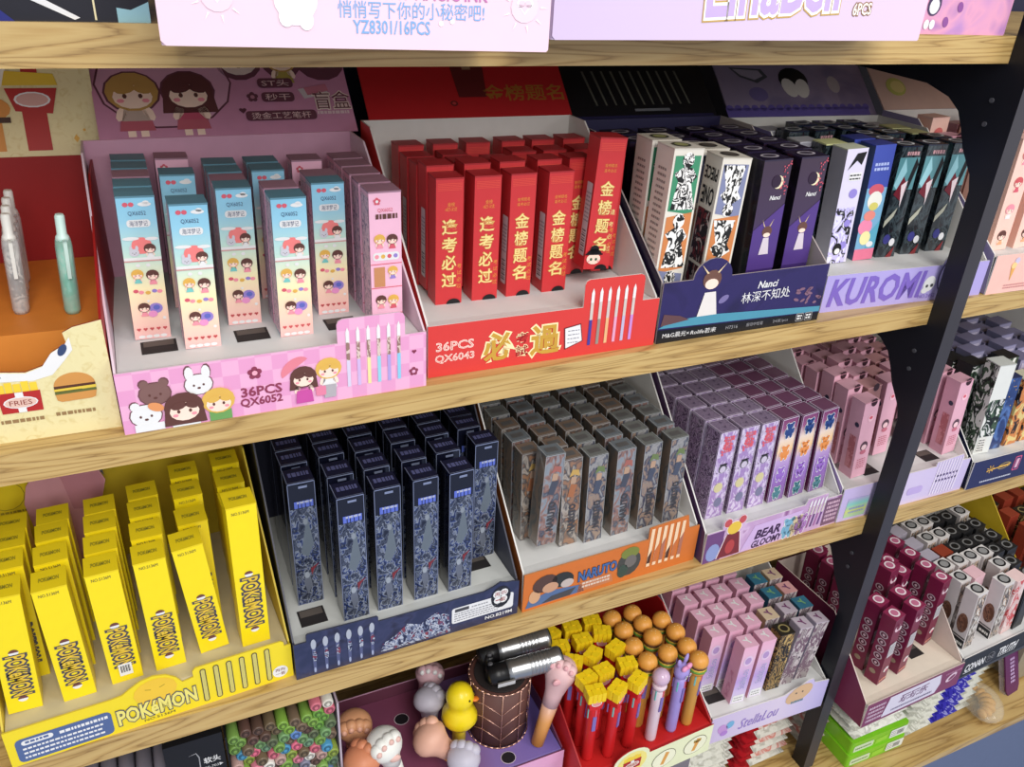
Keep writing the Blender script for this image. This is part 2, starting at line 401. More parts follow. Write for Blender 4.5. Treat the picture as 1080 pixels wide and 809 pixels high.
# comic panel boxes, dark moon boxes
ink = art('ink_figure', [(20, 20, 20), (238, 236, 232), (24, 24, 24), (240, 238, 234)], 150, 5, (1, 1, .7), .5, lo=.36, hi=.6)
ink2 = art('ink_figure_two', [(240, 238, 234), (22, 22, 22), (238, 236, 230)], 170, 9, (1, 1, .6), .5, lo=.36, hi=.62)
ink_r = art('ink_on_crimson', [(120, 44, 48), (26, 22, 24), (196, 180, 176), (120, 44, 48)], 120, 2, (1, 1, .6), .5)
cgreen = M((64, 140, 104), .5); corange = M((206, 130, 76), .5); cslate = M((128, 134, 168), .5)
comic_w = M((226, 220, 208), .5)
def figure(f, u, v, s, m, l=2, rot=0):
    R = lambda a, b: (u + (a if not rot else -a) * s, v + (b if not rot else -b) * s)
    f.p([R(-.55, -1.2), R(-.35, .1), R(-.6, .45), R(-.15, .75), R(.3, .7), R(.6, .3), R(.35, 0), R(.7, -1.2)], m, l)
    c = R(.02, 1.05); f.e(c[0], c[1], .3 * s, .36 * s, m, l + 1)
def f_comic(rows, flip=False):
    def fn(f, w, h):
        n = len(rows)
        for i, (c, m) in enumerate(rows):
            v1 = h * (.975 - .32 * i); v0 = v1 - h * .31; t = h * .012 * (-1 if i % 2 else 1)
            f.p([(w * .07, v0 + t), (w * .93, v0 - t), (w * .93, v1 - t), (w * .07, v1 + (t if i else -t))], c, 1)
            figure(f, w * .5, (v0 + v1) / 2, h * .115, m, 2, flip)
    return fn
def l_comic1(f, d, h):
    f.lines(d * .25, h * .05, d * .75, h * .9, 26, M((150, 140, 134), .6), 1)
def l_comic2(f, d, h):
    f.r(d * .1, h * .02, d * .9, h * .68, ink_r, 1); f.r(d * .1, h * .34, d * .9, h * .36, comic_w, 2)
    f.t('ONE', d * .5, h * .76, d * .72, h * .1, black, 1, 180, .02); f.t('PIECE', d * .5, h * .89, d * .76, h * .07, black, 1, 180, .02)
def t_ring(c1, c2, rx=.3, ry=.3):
    def fn(f, w, d): f.e(w / 2, d / 2, w * rx, d * ry, c1, 1, n=18); f.e(w / 2, d / 2, w * rx * .72, d * ry * .7, c2, 2, n=14)
    return fn
defbox('comicA', 'white comic-panel pen box with green panel', .0262, .026, .150, comic_w, None, M((206, 200, 188), .5), f_comic([(cgreen, ink), (corange, ink2), (cslate, ink)]), l_comic1, t_ring(M((60, 60, 50), .5), M((150, 150, 100), .5)))
defbox('comicB', 'white comic-panel pen box printed upside down', .0262, .026, .140, comic_w, None, M((206, 200, 188), .5), f_comic([(cslate, ink2), (corange, ink2), (cgreen, ink)], True), l_comic2, t_ring(M((50, 46, 46), .5), M((84, 76, 70), .5)))
moon_b = grad('night_gradient', [(0, (70, 50, 116)), (.45, (66, 44, 104)), (.62, (62, 44, 76)), (1, (58, 40, 60))], 0, .138, .25, .4)
moon_s = art('dark_wing_print', [(24, 20, 28), (34, 24, 42), (150, 130, 160)], 60, 4, (1, 1, .8), .25, .4, lo=.35, hi=.76)
def f_moon(f, w, h):
    f.e(w * .62, h * .86, .0052, .0056, M((238, 226, 190), .4), 1); f.e(w * .55, h * .865, .0048, .0054, M((48, 32, 54), .3), 2)
    f.t('Nanci', w * .6, h * .765, .0105, .0036, white, 2, 0, .02, .2)
    for k in range(26): f.e(w * rnd.uniform(.72, .99), h * rnd.uniform(.78, .99), .0006, .0008, rose, 2, n=5)
    f.p([(0, h * .56), (w, h * .72), (w, h * .3), (0, h * .3)], M((84, 60, 132), .3), 1)
    f.e(w * .52, h * .55, .0052, .0048, M((104, 70, 62), .5), 3); f.p([(w * .34, h * .40), (w * .7, h * .40), (w * .62, h * .51), (w * .42, h * .51)], M((216, 204, 216), .5), 4)
    for q in (-1, 1): f.p([(w * .5 + q * .002, h * .58), (w * .5 + q * .006, h * .63), (w * .5 + q * .0034, h * .585)], M((226, 200, 150), .5), 3)
    f.e(w * .52, h * .528, .0036, .0020, skin, 5)
defbox('moon', 'glossy dark purple crescent-moon pen box', .0285, .0245, .136, moon_s, moon_b, M((44, 36, 62), .25, coat=.4), f_moon, None, t_ring(M((186, 180, 190), .4), M((70, 62, 78), .4), .3, .26))
# lilac, blue and dark teal boxes
kart = art('lilac_pop_print', [(228, 226, 240), (198, 190, 236), (30, 28, 34), (236, 234, 246)], 120, 6, (1, 1, .7), .35, lo=.34, hi=.66)
def f_lilacpop(f, w, h):
    f.r(0, 0, w, h, M((222, 216, 240), .4), 0); f.r(0, 0, w * .9, h * .5, kart, 1)
    f.p([(w * .15, h * .82), (w * .5, h * .96), (w * .95, h * .97), (w * .8, h * .86), (w * .55, h * .9)], black, 2)
    f.rr(w * .3, h * .73, w * .9, h * .80, .001, white, 2); f.lines(w * .34, h * .735, w * .86, h * .795, 2, black, 3)
    for v, r in ((.62, .0045), (.36, .0036), (.16, .004)): f.e(w * .66, h * v, r, r, M((150, 136, 214), .5), 3)
    f.e(w * .4, h * .13, .005, .006, black, 4); f.e(w * .42, h * .11, .003, .003, white, 5)
defbox('lilacpop', 'lilac and black print pen box', .0222, .021, .108, M((168, 166, 178), .4), None, M((196, 200, 178), .4), f_lilacpop)
def f_bluefruit(f, w, h):
    f.r(0, 0, w, h * .64, M((124, 176, 210), .35), 0); f.r(0, h * .64, w, h, M((66, 82, 172), .35), 0)
    f.lines(w * .15, h * .78, w * .85, h * .86, 2, M((176, 190, 236), .4), 2, .6)
    f.e(w * .48, h * .62, .0085, .006, M((206, 92, 110), .4), 1); f.e(w * .5, h * .53, .008, .009, M((238, 236, 226), .4), 2); f.e(w * .5, h * .48, .005, .004, M((216, 206, 110), .4), 3)
    f.e(w * .4, h * .40, .0065, .005, M((232, 140, 130), .4), 3); f.e(w * .3, h * .3, .0078, .008, M((238, 140, 176), .4), 2); f.e(w * .4, h * .2, .006, .007, M((240, 232, 170), .4), 3)
    f.r(0, 0, w, h * .1, M((226, 120, 150), .4), 2); f.p([(w * .6, h * .25), (w, h * .35), (w, h * .05), (w * .5, h * .1)], M((92, 170, 196), .4), 1); f.e(w * .7, h * .14, .004, .003, white, 3)
defbox('bluefruit', 'blue and pink print pen box', .0222, .021, .110, M((70, 84, 122), .3, coat=.3), None, M((58, 70, 150), .3), f_bluefruit)
dteal = art('dark_fight_print', [(18, 22, 28), (28, 34, 40), (62, 74, 80), (20, 24, 30), (60, 36, 44)], 110, 7, (1, 1, .5), .22, .5, lo=.36, hi=.74, mode='LINEAR')
def f_dark(f, w, h):
    f.r(0, h * .62, w, h * .9, M((88, 142, 150), .3, coat=.4), 1); f.lines(w * .3, h * .91, w * .9, h * .955, 1, M((196, 150, 156), .4), 2, .7)
    f.p([(w * .0, h * .66), (w * .3, h * .9), (w * .5, h * .78), (w * .2, h * .62)], M((150, 200, 210), .3), 2); f.p([(w * .85, h * .9), (w, h * .84), (w * .75, h * .6), (w * .65, h * .7)], black, 2)
    f.p([(w * .1, h * .58), (w * .42, h * .74), (w * .7, h * .64), (w * .52, h * .52)], M((110, 30, 44), .3), 3); f.p([(w * .38, h * .66), (w * .66, h * .7), (w * .56, h * .46), (w * .48, h * .56)], M((232, 214, 218), .3), 4)
    f.p([(0, h * .34), (w * .5, h * .46), (w * .4, h * .38), (0, h * .28)], M((176, 176, 160), .4), 2); f.e(w * .66, h * .14, .0032, .004, M((226, 226, 230), .4), 3); f.p([(w * .5, 0), (w * .8, 0), (w * .86, h * .1)], M((130, 40, 44), .4), 2)
    f.e(w * .35, h * .17, .004, .005, M((60, 60, 130), .3), 2)
t_white = t_ring(M((206, 208, 212), .4), M((60, 64, 72), .4), .38, .34)
defbox('darkteal', 'glossy dark teal fantasy print pen box', .0222, .021, .108, dteal, None, M((30, 38, 58), .25, coat=.4), f_dark, None, t_white)
defbox('creamlid', 'dark pen box with cream lid', .0222, .021, .107, dteal, None, M((204, 206, 150), .4))
defbox('greybook', 'grey-white pen box with black print', .022, .022, .104, M((158, 156, 166), .4), None, M((190, 190, 198), .4), lambda f, w, h: (f.lines(w * .15, h * .84, w * .7, h * .97, 3, black, 1), f.r(w * .1, h * .72, w * .95, h * .8, black, 1), f.r(w * .3, h * .74, w * .8, h * .78, white, 2), f.r(w * .2, h * .5, w * .8, h * .7, dgrey, 1)))
# yellow boxes
yel = M((246, 222, 26), .35, .04, coat=.2); yel_d = M((232, 206, 30), .4); ydk = M((58, 54, 60), .5)
def f_yel(f, w, h):
    f.t('NO.5136M', w * .45, h * .955, .0125, .0026, ydk, 1)
    for v in (.53, .115): f.e(w * .5, h * v, .0032, .0028, white, 1, a0=180, a1=360); f.e(w * .5, h * v, .0032, .0028, M((110, 66, 60), .5), 1, a0=0, a1=180)
    f.ot('POKéMON', w * .52, h * .325, h * .355, .0115, M((226, 190, 60), .4), M((74, 72, 84), .5), 1, -90, .10, .02)
defbox('yellow', 'bright yellow pen box', .0218, .0215, .106, yel, None, yel_d, f_yel, None, lambda f, w, d: f.ot('POKéMON', w * .5, d * .5, .0125, .0042, M((176, 164, 40), .4), M((104, 98, 50), .5), 1, 0, .03))
BOXES['yellowtall'] = dict(BOXES['yellow'], h=.137, word='taller pulled-up yellow pen box')
def yel_bar(root, w, d, h):
    mb = MB(); f = front(mb, -d / 2 - .0003, -w / 2); f.r(w * .3, h * .06, w * .72, h * .17, white, 2)
    for k in range(8): f.r(w * (.36 + .04 * k), h * .09, w * (.36 + .04 * k) + (.0003 if k % 2 else .0006), h * .155, black, 3)
    mb.build('barcode_sticker', root)['label'] = 'small white barcode sticker'
BOXES['yellowbar'] = dict(BOXES['yellow'], extra=yel_bar, word='bright yellow pen box with barcode sticker')
# dark blue holographic boxes
uart = art('holo_hero_print', [(12, 14, 26), (30, 36, 56), (76, 84, 104), (22, 28, 50), (140, 148, 164), (34, 54, 110), (28, 32, 48), (96, 104, 120)], 210, 3, (1, 1, .7), .2, .5, .15, lo=.3, hi=.66, dist=.6, mode='LINEAR')
udk = M((16, 18, 34), .22, .05, coat=.5); uline = M((150, 160, 190), .3, metal=.5)
def f_ultra(f, w, h):
    f.r(w * .04, 0, w * .98, h * .80, uart, 0); f.lines(w * .2, h * .79, w * .92, h * .86, 1, M((92, 110, 200), .3), 1, .75); f.lines(w * .3, h * .83, w * .9, h * .87, 1, M((170, 176, 200), .3), 2, .4)
    f.p([(w * .3, h * .44), (w * .62, h * .74), (w * .8, h * .5), (w * .55, h * .40)], M((112, 122, 132), .3, metal=.3), 1); f.e(w * .55, h * .69, .0019, .0032, M((132, 140, 152), .3), 2)
    f.p([(w * .6, h * .30), (w * .95, h * .335), (w * .74, h * .29), (w * .62, h * .24)], M((120, 44, 52), .3), 2); f.p([(w * .3, h * .2), (w * .5, h * .3), (w * .62, h * .16), (w * .42, h * .08)], M((112, 118, 134), .3, metal=.3), 2); f.e(w * .44, h * .25, .0022, .0034, M((150, 158, 170), .3), 3)
    f.r(0, 0, .0005, h, uline, 3); f.r(w - .0005, 0, w, h, uline, 3); f.r(0, h - .0009, w, h, uline, 3); f.r(w * .4, h * .955, w * .72, h * .972, uline, 3)
defbox('holo', 'shiny dark blue holographic pen box', .0218, .0205, .126, udk, None, M((26, 28, 52), .2, coat=.5), f_ultra, None, lambda f, w, d: (f.lines(w * .15, d * .35, w * .9, d * .7, 1, M((86, 88, 128), .3), 1, .8), f.r(0, 0, w, .0005, uline, 2), f.r(0, 0, .0005, d, uline, 2)))
# clear sleeved ninja-print boxes
def nart(nm, cols, sd): return art(nm, cols, 120, sd, (1, 1, .6), .18, .6, lo=.3, hi=.72, dist=.9, mode='LINEAR')
n_side = art('brown_sleeve', [(92, 88, 84), (122, 104, 90), (84, 86, 86), (130, 110, 94)], 60, 8, (1, 1, .4), .18, .6, lo=.35, hi=.65, mode='LINEAR')
edge_w = M((168, 170, 172), .25)
def f_ninja(head, mid):
    def fn(f, w, h):
        f.p([(w * .35, h * .80), (w * .5, h * .88), (w * .85, h * .86), (w * .9, h * .79), (w * .6, h * .82)], head, 1); f.p([(w * .3, h * .58), (w * .62, h * .56), (w * .8, h * .70), (w * .45, h * .72)], mid, 1); f.p([(w * .42, h * .72), (w * .72, h * .72), (w * .74, h * .79), (w * .46, h * .8)], M((176, 146, 124), .4), 2)
        f.t('NARUTO', w * .6, h * .32, h * .32, .0068, M((66, 66, 72), .4), 2, 90, .05)
        f.r(0, 0, .0004, h, edge_w, 3); f.r(w - .0004, 0, w, h, edge_w, 3); f.r(0, h - .0005, w, h, edge_w, 3)
    return fn
t_edge = lambda f, w, d: (f.r(0, 0, w, .0005, edge_w, 2), f.r(0, 0, .0005, d, edge_w, 2), f.r(w - .0005, 0, w, d, edge_w, 2), f.r(w * .2, d * .3, w * .8, d * .7, M((92, 90, 90), .3), 1))
for nm, word, sd, cols, hd, md in (('ninja_grey', 'clear-sleeved grey ninja print pen box', 1, [(72, 76, 84), (150, 148, 148), (56, 62, 82), (150, 128, 112), (110, 112, 116)], M((106, 122, 80), .4), M((74, 80, 98), .4)),
                                   ('ninja_brown', 'clear-sleeved brown ninja print pen box', 4, [(88, 74, 64), (150, 112, 86), (76, 74, 76), (170, 160, 150), (120, 100, 86)], M((190, 156, 90), .4), M((160, 104, 72), .4)),
                                   ('ninja_blue', 'clear-sleeved blue-grey ninja print pen box', 6, [(74, 90, 112), (136, 142, 150), (140, 104, 92), (70, 76, 90), (120, 122, 130)], M((160, 100, 92), .4), M((72, 76, 90), .4))):
    a = nart(nm + '_print', cols, sd)
    defbox(nm, word, .0196, .0172, .099, n_side, a, M({'ninja_grey': (112, 114, 112), 'ninja_brown': (122, 104, 92), 'ninja_blue': (108, 114, 120)}[nm], .2, coat=.6), f_ninja(hd, md), None, t_edge)
# purple toy-bear boxes
b_side = art('violet_scrawl', [(124, 98, 132), (156, 132, 162), (84, 66, 92), (182, 160, 188), (112, 86, 120)], 190, 5, (1, 1, .6), .2, .5, lo=.34, hi=.68)
b_front = art('violet_scrawl_front', [(190, 164, 208), (160, 130, 186), (222, 210, 234), (120, 98, 136)], 170, 2, (1, 1, .6), .2, .5, lo=.3, hi=.74, mode='LINEAR')
b_lid = art('violet_lid', [(104, 88, 116), (140, 124, 150), (84, 70, 96)], 260, 2, (1, 1, 1), .2, .5, mode='LINEAR')
b2_f = grad('plum_sunset', [(0, (128, 92, 150)), (.3, (150, 110, 190)), (.5, (190, 160, 210)), (.62, (246, 206, 150)), (.75, (236, 214, 200)), (.88, (150, 84, 130)), (1, (120, 52, 100))], 0, .104, .2, .5)
b2_side = M((104, 44, 84), .2, coat=.5); bl = M((214, 200, 222), .25)
def toy(f, u, v, s, m, l=2):
    for k, mm in ((1.22, white), (1, m)):
        for q in (-1, 1): f.e(u + q * .5 * s, v + 1.0 * s, .3 * k * s, .3 * k * s, mm, l, n=8); f.e(u + q * .38 * s, v - 1.0 * s, .3 * k * s, .55 * k * s, mm, l, n=8); f.e(u + q * .7 * s, v - .25 * s, .25 * k * s, .55 * k * s, mm, l, n=8)
        f.e(u, v + .6 * s, .62 * k * s, .5 * k * s, mm, l); f.e(u, v - .35 * s, .56 * k * s, .75 * k * s, mm, l); l += 1
def edges(f, w, h): f.r(0, 0, .0005, h, bl, 6); f.r(w - .0005, 0, w, h, bl, 6); f.r(0, h - .0007, w, h, bl, 6)
def f_bear1(f, w, h):
    for k in range(16): f.e(w * rnd.uniform(.25, .8), h * rnd.uniform(.74, .94), .0014, .002, rose, 1, rnd.uniform(0, 90), 6)
    for v in (.93, .895, .86, .83, .795, .765): f.r(w * rnd.uniform(.26, .36), h * v, w * rnd.uniform(.62, .78), h * v + .0009, M((214, 90, 112), .4), 2)
    for u in (.4, .52, .64): f.r(w * u, h * .765, w * u + .0009, h * rnd.uniform(.88, .94), M((220, 104, 112), .4), 3)
    f.e(w * .5, h * .58, .0052, .0055, dgrey, 2); f.e(w * .5, h * .57, .0038, .004, M((200, 190, 210), .4), 3); f.r(w * .3, h * .62, w * .72, h * .635, black, 4)
    f.e(w * .45, h * .36, .0055, .006, M((206, 196, 150), .4), 2); f.e(w * .6, h * .18, .005, .006, M((120, 120, 150), .4), 2); edges(f, w, h)
def f_bear2(f, w, h):
    toy(f, w * .55, h * .86, .0068, M((46, 72, 132), .35)); toy(f, w * .5, h * .6, .0068, M((230, 146, 80), .35)); toy(f, w * .48, h * .34, .0066, M((150, 108, 196), .35)); toy(f, w * .48, h * .11, .006, M((72, 124, 136), .35)); edges(f, w, h)
t_bear = lambda f, w, d: (f.r(0, 0, w, .0006, bl, 2), f.r(0, 0, .0006, d, bl, 2), f.r(w - .0006, 0, w, d, bl, 2), f.r(0, d - .0006, w, d, bl, 2))
defbox('toybearA', 'lilac scrawl-print pen box', .0212, .021, .104, b_side, b_front, b_lid, f_bear1, lambda f, w, h: edges(f, w, h), t_bear)
defbox('toybearB', 'plum pen box with toy-bear print', .0212, .021, .104, b2_side, b2_f, M((112, 72, 100), .2, coat=.5), f_bear2, lambda f, w, h: edges(f, w, h), t_bear)
# pink, beige and dark boxes of the lilac tray
def f_pinkdot(f, w, h):
    f.e(w * .62, h * .985, .0042, .005, M((58, 30, 40), .5), 1); f.r(0, h * .995, w, h, M((228, 160, 180), .5), 3)
    f.e(w * .6, h * .78, .0038, .0042, M((244, 196, 210), .5), 1); f.e(w * .6, h * .79, .0022, .002, rose, 2); f.e(w * .5, h * .42, .0052, .0062, M((92, 66, 80), .6), 1); f.e(w * .5, h * .405, .0036, .0036, M((240, 200, 206), .6), 2); f.e(w * .5, h * .34, .0042, .003, M((196, 110, 130), .5), 2); f.lines(w * .2, h * .12, w * .8, h * .26, 5, M((190, 100, 120), .5), 1)
def l_pinkdot(f, w, h): f.r(w * .35, h * .12, w * .85, h * .55, art('rose_side', [(196, 128, 138), (170, 96, 104), (214, 150, 160)], 120, 3), 1); f.e(w * .7, h * .7, .003, .003, M((52, 50, 74), .5), 1)
defbox('pinkdot', 'plain pink pen box with dark hole', .0198, .0185, .098, M((210, 158, 176), .45), M((226, 174, 192), .45), M((208, 160, 176), .45), f_pinkdot, l_pinkdot)
defbox('rosedark', 'dusty rose dark-sided pen box', .0198, .0185, .098, M((150, 112, 112), .4), M((170, 120, 118), .4), M((196, 146, 150), .45), lambda f, w, h: (f.e(w * .6, h * .985, .0042, .005, M((58, 30, 40), .5), 1), f.rr(w * .25, h * .06, w * .8, h * .26, .001, paper, 1), f.lines(w * .3, h * .08, w * .75, h * .24, 4, dgrey, 2)))
# right hand bay, middle shelf
gart = art('jungle_print', [(228, 228, 224), (70, 92, 72), (26, 32, 30), (206, 208, 206), (44, 60, 48)], 90, 3, (1, 1, .6), .3, lo=.36, hi=.66)
def f_jungle(f, w, h): f.r(0, h * .2, w, h * .62, gart, 1); f.r(w * .1, h * .02, w * .6, h * .2, paper, 2); f.lines(w * .15, h * .03, w * .55, h * .18, 5, dgrey, 3)
defbox('jungle', 'tall white pen box with dark green print', .022, .021, .119, gart, M((224, 226, 222), .3), M((200, 204, 200), .4), f_jungle)
defbox('starblue', 'starry navy blue pen box', .022, .021, .098, art('night_sky_print', [(22, 28, 60), (44, 66, 120), (86, 120, 180), (28, 32, 70)], 70, 4, (1, 1, .5), .25, .4, mode='LINEAR'), None, M((44, 54, 92), .3), lambda f, w, h: [f.e(w * rnd.random(), h * rnd.uniform(.5, .98), .0007, .0007, gold, 1, n=5) for _ in range(9)])
defbox('greyblue', 'grey-blue pen box', .0215, .021, .100, M((112, 112, 142), .35), M((150, 146, 176), .35), M((120, 118, 150), .35), lambda f, w, h: (f.r(w * .15, h * .8, w * .85, h * .95, M((190, 184, 206), .4), 1), f.r(w * .2, h * .3, w * .8, h * .7, M((130, 100, 120), .4), 1)))
defbox('blackgreen', 'black and pale green pen box', .0215, .021, .100, M((38, 42, 44), .3), gart, M((34, 36, 40), .3), None)
defbox('sunmanga', 'orange and cream print pen box', .0215, .021, .092, art('sun_print', [(222, 200, 130), (206, 130, 70), (44, 36, 36), (226, 222, 210)], 80, 5, (1, 1, .6), .3), None, M((200, 196, 170), .4))
defbox('peachkid', 'peach character-print pen box', .0235, .021, .112, M((238, 190, 172), .45), M((246, 204, 190), .45), M((232, 190, 180), .45), lambda f, w, h: [kid(f, w * .5, h * v, .0058, c, d, 1) for v, c, d in ((.86, M((214, 112, 110), .5), pinkc), (.62, M((206, 90, 96), .5), rose), (.38, pinkc, white), (.14, brown, M((230, 170, 130), .5)))])
# lower level boxes
def t_letter(ch, m): return lambda f, w, d: f.t(ch, w * .5, d * .5, .0068, .0078, m, 1, 30, .04)
star_f = grad('candy_lilac', [(0, (224, 214, 236)), (.4, (190, 160, 220)), (.75, (232, 190, 214)), (1, (236, 178, 204))], 0, .084, .4)
def f_star(f, w, h):
    f.r(w * .1, h * .02, w * .9, h * .14, white, 1); f.lines(w * .2, h * .03, w * .8, h * .12, 2, grey, 2); f.ot('StellaLou', w * .5, h * .42, h * .34, .009, lilacc, white, 1, 90, .03); f.e(w * .5, h * .75, .006, .0075, M((226, 200, 226), .4), 1); f.e(w * .5, h * .75, .004, .005, M((180, 150, 200), .4), 2)
star_l = art('rose_floral', [(206, 150, 172), (188, 120, 146), (224, 176, 192)], 130, 4, (1, 1, .5), .45)
defbox('candy', 'pink pen box with curly lid letter', .0182, .0168, .084, M((216, 160, 182), .45), star_f, M((228, 178, 200), .45), f_star, lambda f, w, h: f.r(w * .3, h * .06, w * .7, h * .5, star_l, 1), t_letter('Y', white))
pat = art('floral_side', [(160, 150, 150), (120, 96, 110), (196, 186, 186), (90, 80, 90)], 130, 6, (1, 1, .5), .4)
for nm, wd, c, c2 in (('candybeige', 'beige pen box with lettered lid', (206, 184, 156), (178, 150, 120)), ('candyteal', 'teal blue pen box with lettered lid', (62, 120, 146), (44, 84, 110)), ('candysilver', 'silver grey pen box with lettered lid', (190, 178, 190), (150, 140, 156)), ('candypeach', 'peach-lidded pen box', (214, 160, 160), (190, 140, 110))):
    defbox(nm, wd, .0182, .0168, .084, M(c2, .4), pat, M(c, .4), None, None, t_letter('Y', M((120, 70, 110) if nm != 'candyteal' else (130, 180, 120), .4)))
bg_art = art('black_gold_print', [(30, 26, 22), (150, 120, 70), (44, 38, 32), (190, 160, 100), (26, 22, 20)], 120, 3, (1, 1, .6), .35)
defbox('blackgold', 'black and gold print pen box', .0182, .0168, .084, bg_art, None, M((44, 40, 34), .4), None, None, t_ring(M((150, 136, 90), .4), M((40, 36, 30), .4), .36, .36))
bur = M((116, 26, 62), .35, .06); bur_d = M((84, 18, 44), .4)
def l_bur(f, w, h):
    for k in range(5): f.e(w * .5, h * (.30 + .105 * k), .0052, .0046, M((190, 170, 180), .4), 1); f.e(w * .5, h * (.30 + .105 * k), .0038, .0033, bur_d, 2); f.e(w * .5, h * (.30 + .105 * k), .0016, .0018, M((210, 180, 190), .4), 3)
    f.e(w * .45, h * .16, .004, .0034, M((150, 130, 110), .4), 1)
def f_bur(f, w, h):
    f.e(w * .45, h * .84, .0046, .0056, M((230, 196, 208), .4), 1, 40); f.e(w * .52, h * .86, .0036, .0046, bur, 2, 40); f.p([(w * .6, h * .9), (w * .95, h * .82), (w * .75, h * .78)], white, 1); f.e(w * .6, h * .2, .0048, .0034, white, 1, 20); f.e(w * .62, h * .19, .0026, .0018, pinkc, 2, 20)
    for k in range(4): f.e(w * (.2 + .2 * k), h * .05, .0016, .0018, M((226, 150, 130), .4), 1, n=8)
def bur_extra(root, w, d, h):
    mb = MB(); f = front(mb, -d / 2 - .0002, -w / 2); f.r(w * .12, h * .42, w * .86, h * .62, M((196, 192, 196), .5), 2); f.lines(w * .2, h * .45, w * .8, h * .6, 6, grey, 3); mb.build('barcode_sticker', root)['label'] = 'pale grey barcode sticker'
defbox('burgundy', 'burgundy pen box with white lid disc', .0168, .0168, .104, bur, None, M((136, 44, 78), .35), f_bur, l_bur, t_ring(M((236, 222, 228), .4), M((190, 110, 140), .4), .36, .36), bur_extra)
con_w = M((214, 206, 204), .4); con_a = art('brown_seal', [(96, 60, 44), (130, 90, 70), (80, 50, 40), (150, 120, 100)], 130, 3)
def l_con(f, w, h): f.e(w * .5, h * .42, w * .4, h * .17, con_a, 1); f.r(0, 0, w, h * .15, black, 1); f.r(0, h * .17, w, h * .19, black, 1); f.lines(w * .2, h * .03, w * .9, h * .12, 1, paper, 2, .5)
def f_con(f, w, h): f.r(w * .1, 0, w * .9, h * .95, art('sketch_print', [(214, 210, 204), (170, 160, 150), (90, 80, 76), (206, 176, 150), (222, 220, 214)], 110, 5, (1, 1, .6)), 1)
t_black = t_ring(black, M((150, 150, 150), .4), .42, .42)
defbox('seal', 'white pen box with black lid disc', .0172, .0172, .091, con_w, None, M((224, 220, 218), .4), f_con, l_con, t_black)
defbox('sealblack', 'black pen box with grey lid disc', .0178, .0172, .088, M((34, 34, 36), .35), None, M((42, 42, 44), .35), lambda f, w, h: f.r(w * .15, h * .1, w * .85, h * .9, M((60, 60, 62), .4), 1), None, t_ring(M((130, 130, 130), .4), M((30, 30, 30), .4), .36, .36))
defbox('sealgrey', 'plain grey-lilac pen box', .0178, .0172, .088, M((166, 160, 172), .4), None, M((182, 176, 190), .4))
defbox('sealpink', 'plain pale pink pen box', .0178, .0172, .090, M((226, 184, 192), .4), None, M((232, 190, 198), .4))
defbox('sealred', 'rust red pen box', .0178, .0172, .088, M((146, 56, 40), .4), None, M((150, 66, 46), .4))
defbox('sealrose', 'white pen box with rose pink print', .0178, .0172, .090, art('rose_sketch', [(236, 214, 210), (224, 190, 186), (206, 84, 84), (238, 226, 222)], 80, 4, (1, 1, .6)), None, M((236, 206, 204), .4))
# ------------------------------------------------------------------ camera, light
Z1, Z2, Z3, TB = 1.4058, 1.1652, .9072, .0217
LOW_K, LOW_OFF = 1.072, Vector((0, .036, -.1044))   # bottom-level things are drawn 1:1.072 and set down on the base shelf
ZB = .5714
BASE_TOP = ZB * LOW_K + LOW_OFF.z
XP, WP = .6898, .0172
cam = bpy.data.cameras.new('camera'); co = bpy.data.objects.new('camera', cam); COL.objects.link(co)
R = Vector((.9102, -.4113, .0493)).normalized(); F = Vector((.3848, .7954, -.4683)).normalized(); U = R.cross(F)
co.matrix_world = Matrix(((R.x, U.x, -F.x, 0), (R.y, U.y, -F.y, -.5), (R.z, U.z, -F.z, 1.45), (0, 0, 0, 1)))
cam.sensor_fit = 'HORIZONTAL'; cam.sensor_width = 36; cam.lens = 866.44 / 1080 * 36; cam.clip_start = .02
scn.camera = co
def area(name, loc, target, size, energy, col=(1, 1, 1), sy=None):
    l = bpy.data.lights.new(name, 'AREA'); l.energy = energy; l.size = size; l.color = col
    if sy: l.shape = 'RECTANGLE'; l.size_y = sy
    o = bpy.data.objects.new(name, l); COL.objects.link(o); o.location = loc
    o.rotation_euler = (Vector(target) - Vector(loc)).to_track_quat('-Z', 'Y').to_euler()
area('ceiling_panel_light', (.1, -1.75, 2.45), (.25, .05, 1.05), .9, 38, (1, .97, .92), 1.6)
area('ceiling_panel_light', (2.0, -1.8, 2.4), (.7, .05, 1.0), .8, 20, (1, .97, .93), 1.2)
w = bpy.data.worlds.new('shop_ambient'); scn.world = w; w.use_nodes = True
bg = w.node_tree.nodes['Background']; bg.inputs['Color'].default_value = (.93, .95, 1, 1); bg.inputs['Strength'].default_value = .66
scn.view_settings.view_transform = 'Standard'; scn.view_settings.exposure = 0
# ------------------------------------------------------------------ the setting and the shelving
WOOD = wood(); metal = M((17, 19, 27), .42, .1, 40)
mb = MB(); mb.box(-2.5, -3.2, -.05, 4.5, .5, 0, M((138, 152, 182), .5, .04, 6)); struct(mb.build('floor'))
mb = MB(); mb.box(-2.5, .36, 0, 4.5, .42, 2.4, M((30, 32, 62), .6, .08, 8)); struct(mb.build('wall_back'))
XJ = XP + WP / 2
def board(x0, x1, zt, label, y0=0.0, t=TB):
    mb = MB(); mb.box(x0, y0, zt - t, x1, .355, zt, WOOD); tag(mb.build('shelf_board'), label, 'shelf')
for zt, nm in ((Z1, 'topmost'), (Z2, 'upper middle'), (Z3, 'lower middle')):
    board(-.8, XJ - .0002, zt, '%s oak laminate shelf board left of the black post' % nm); board(XJ + .0002, 1.75, zt, '%s oak laminate shelf board right of the black post' % nm)
board(-.8, 1.75, BASE_TOP, 'deep oak base shelf board jutting out at the bottom', -.0737, .0115)
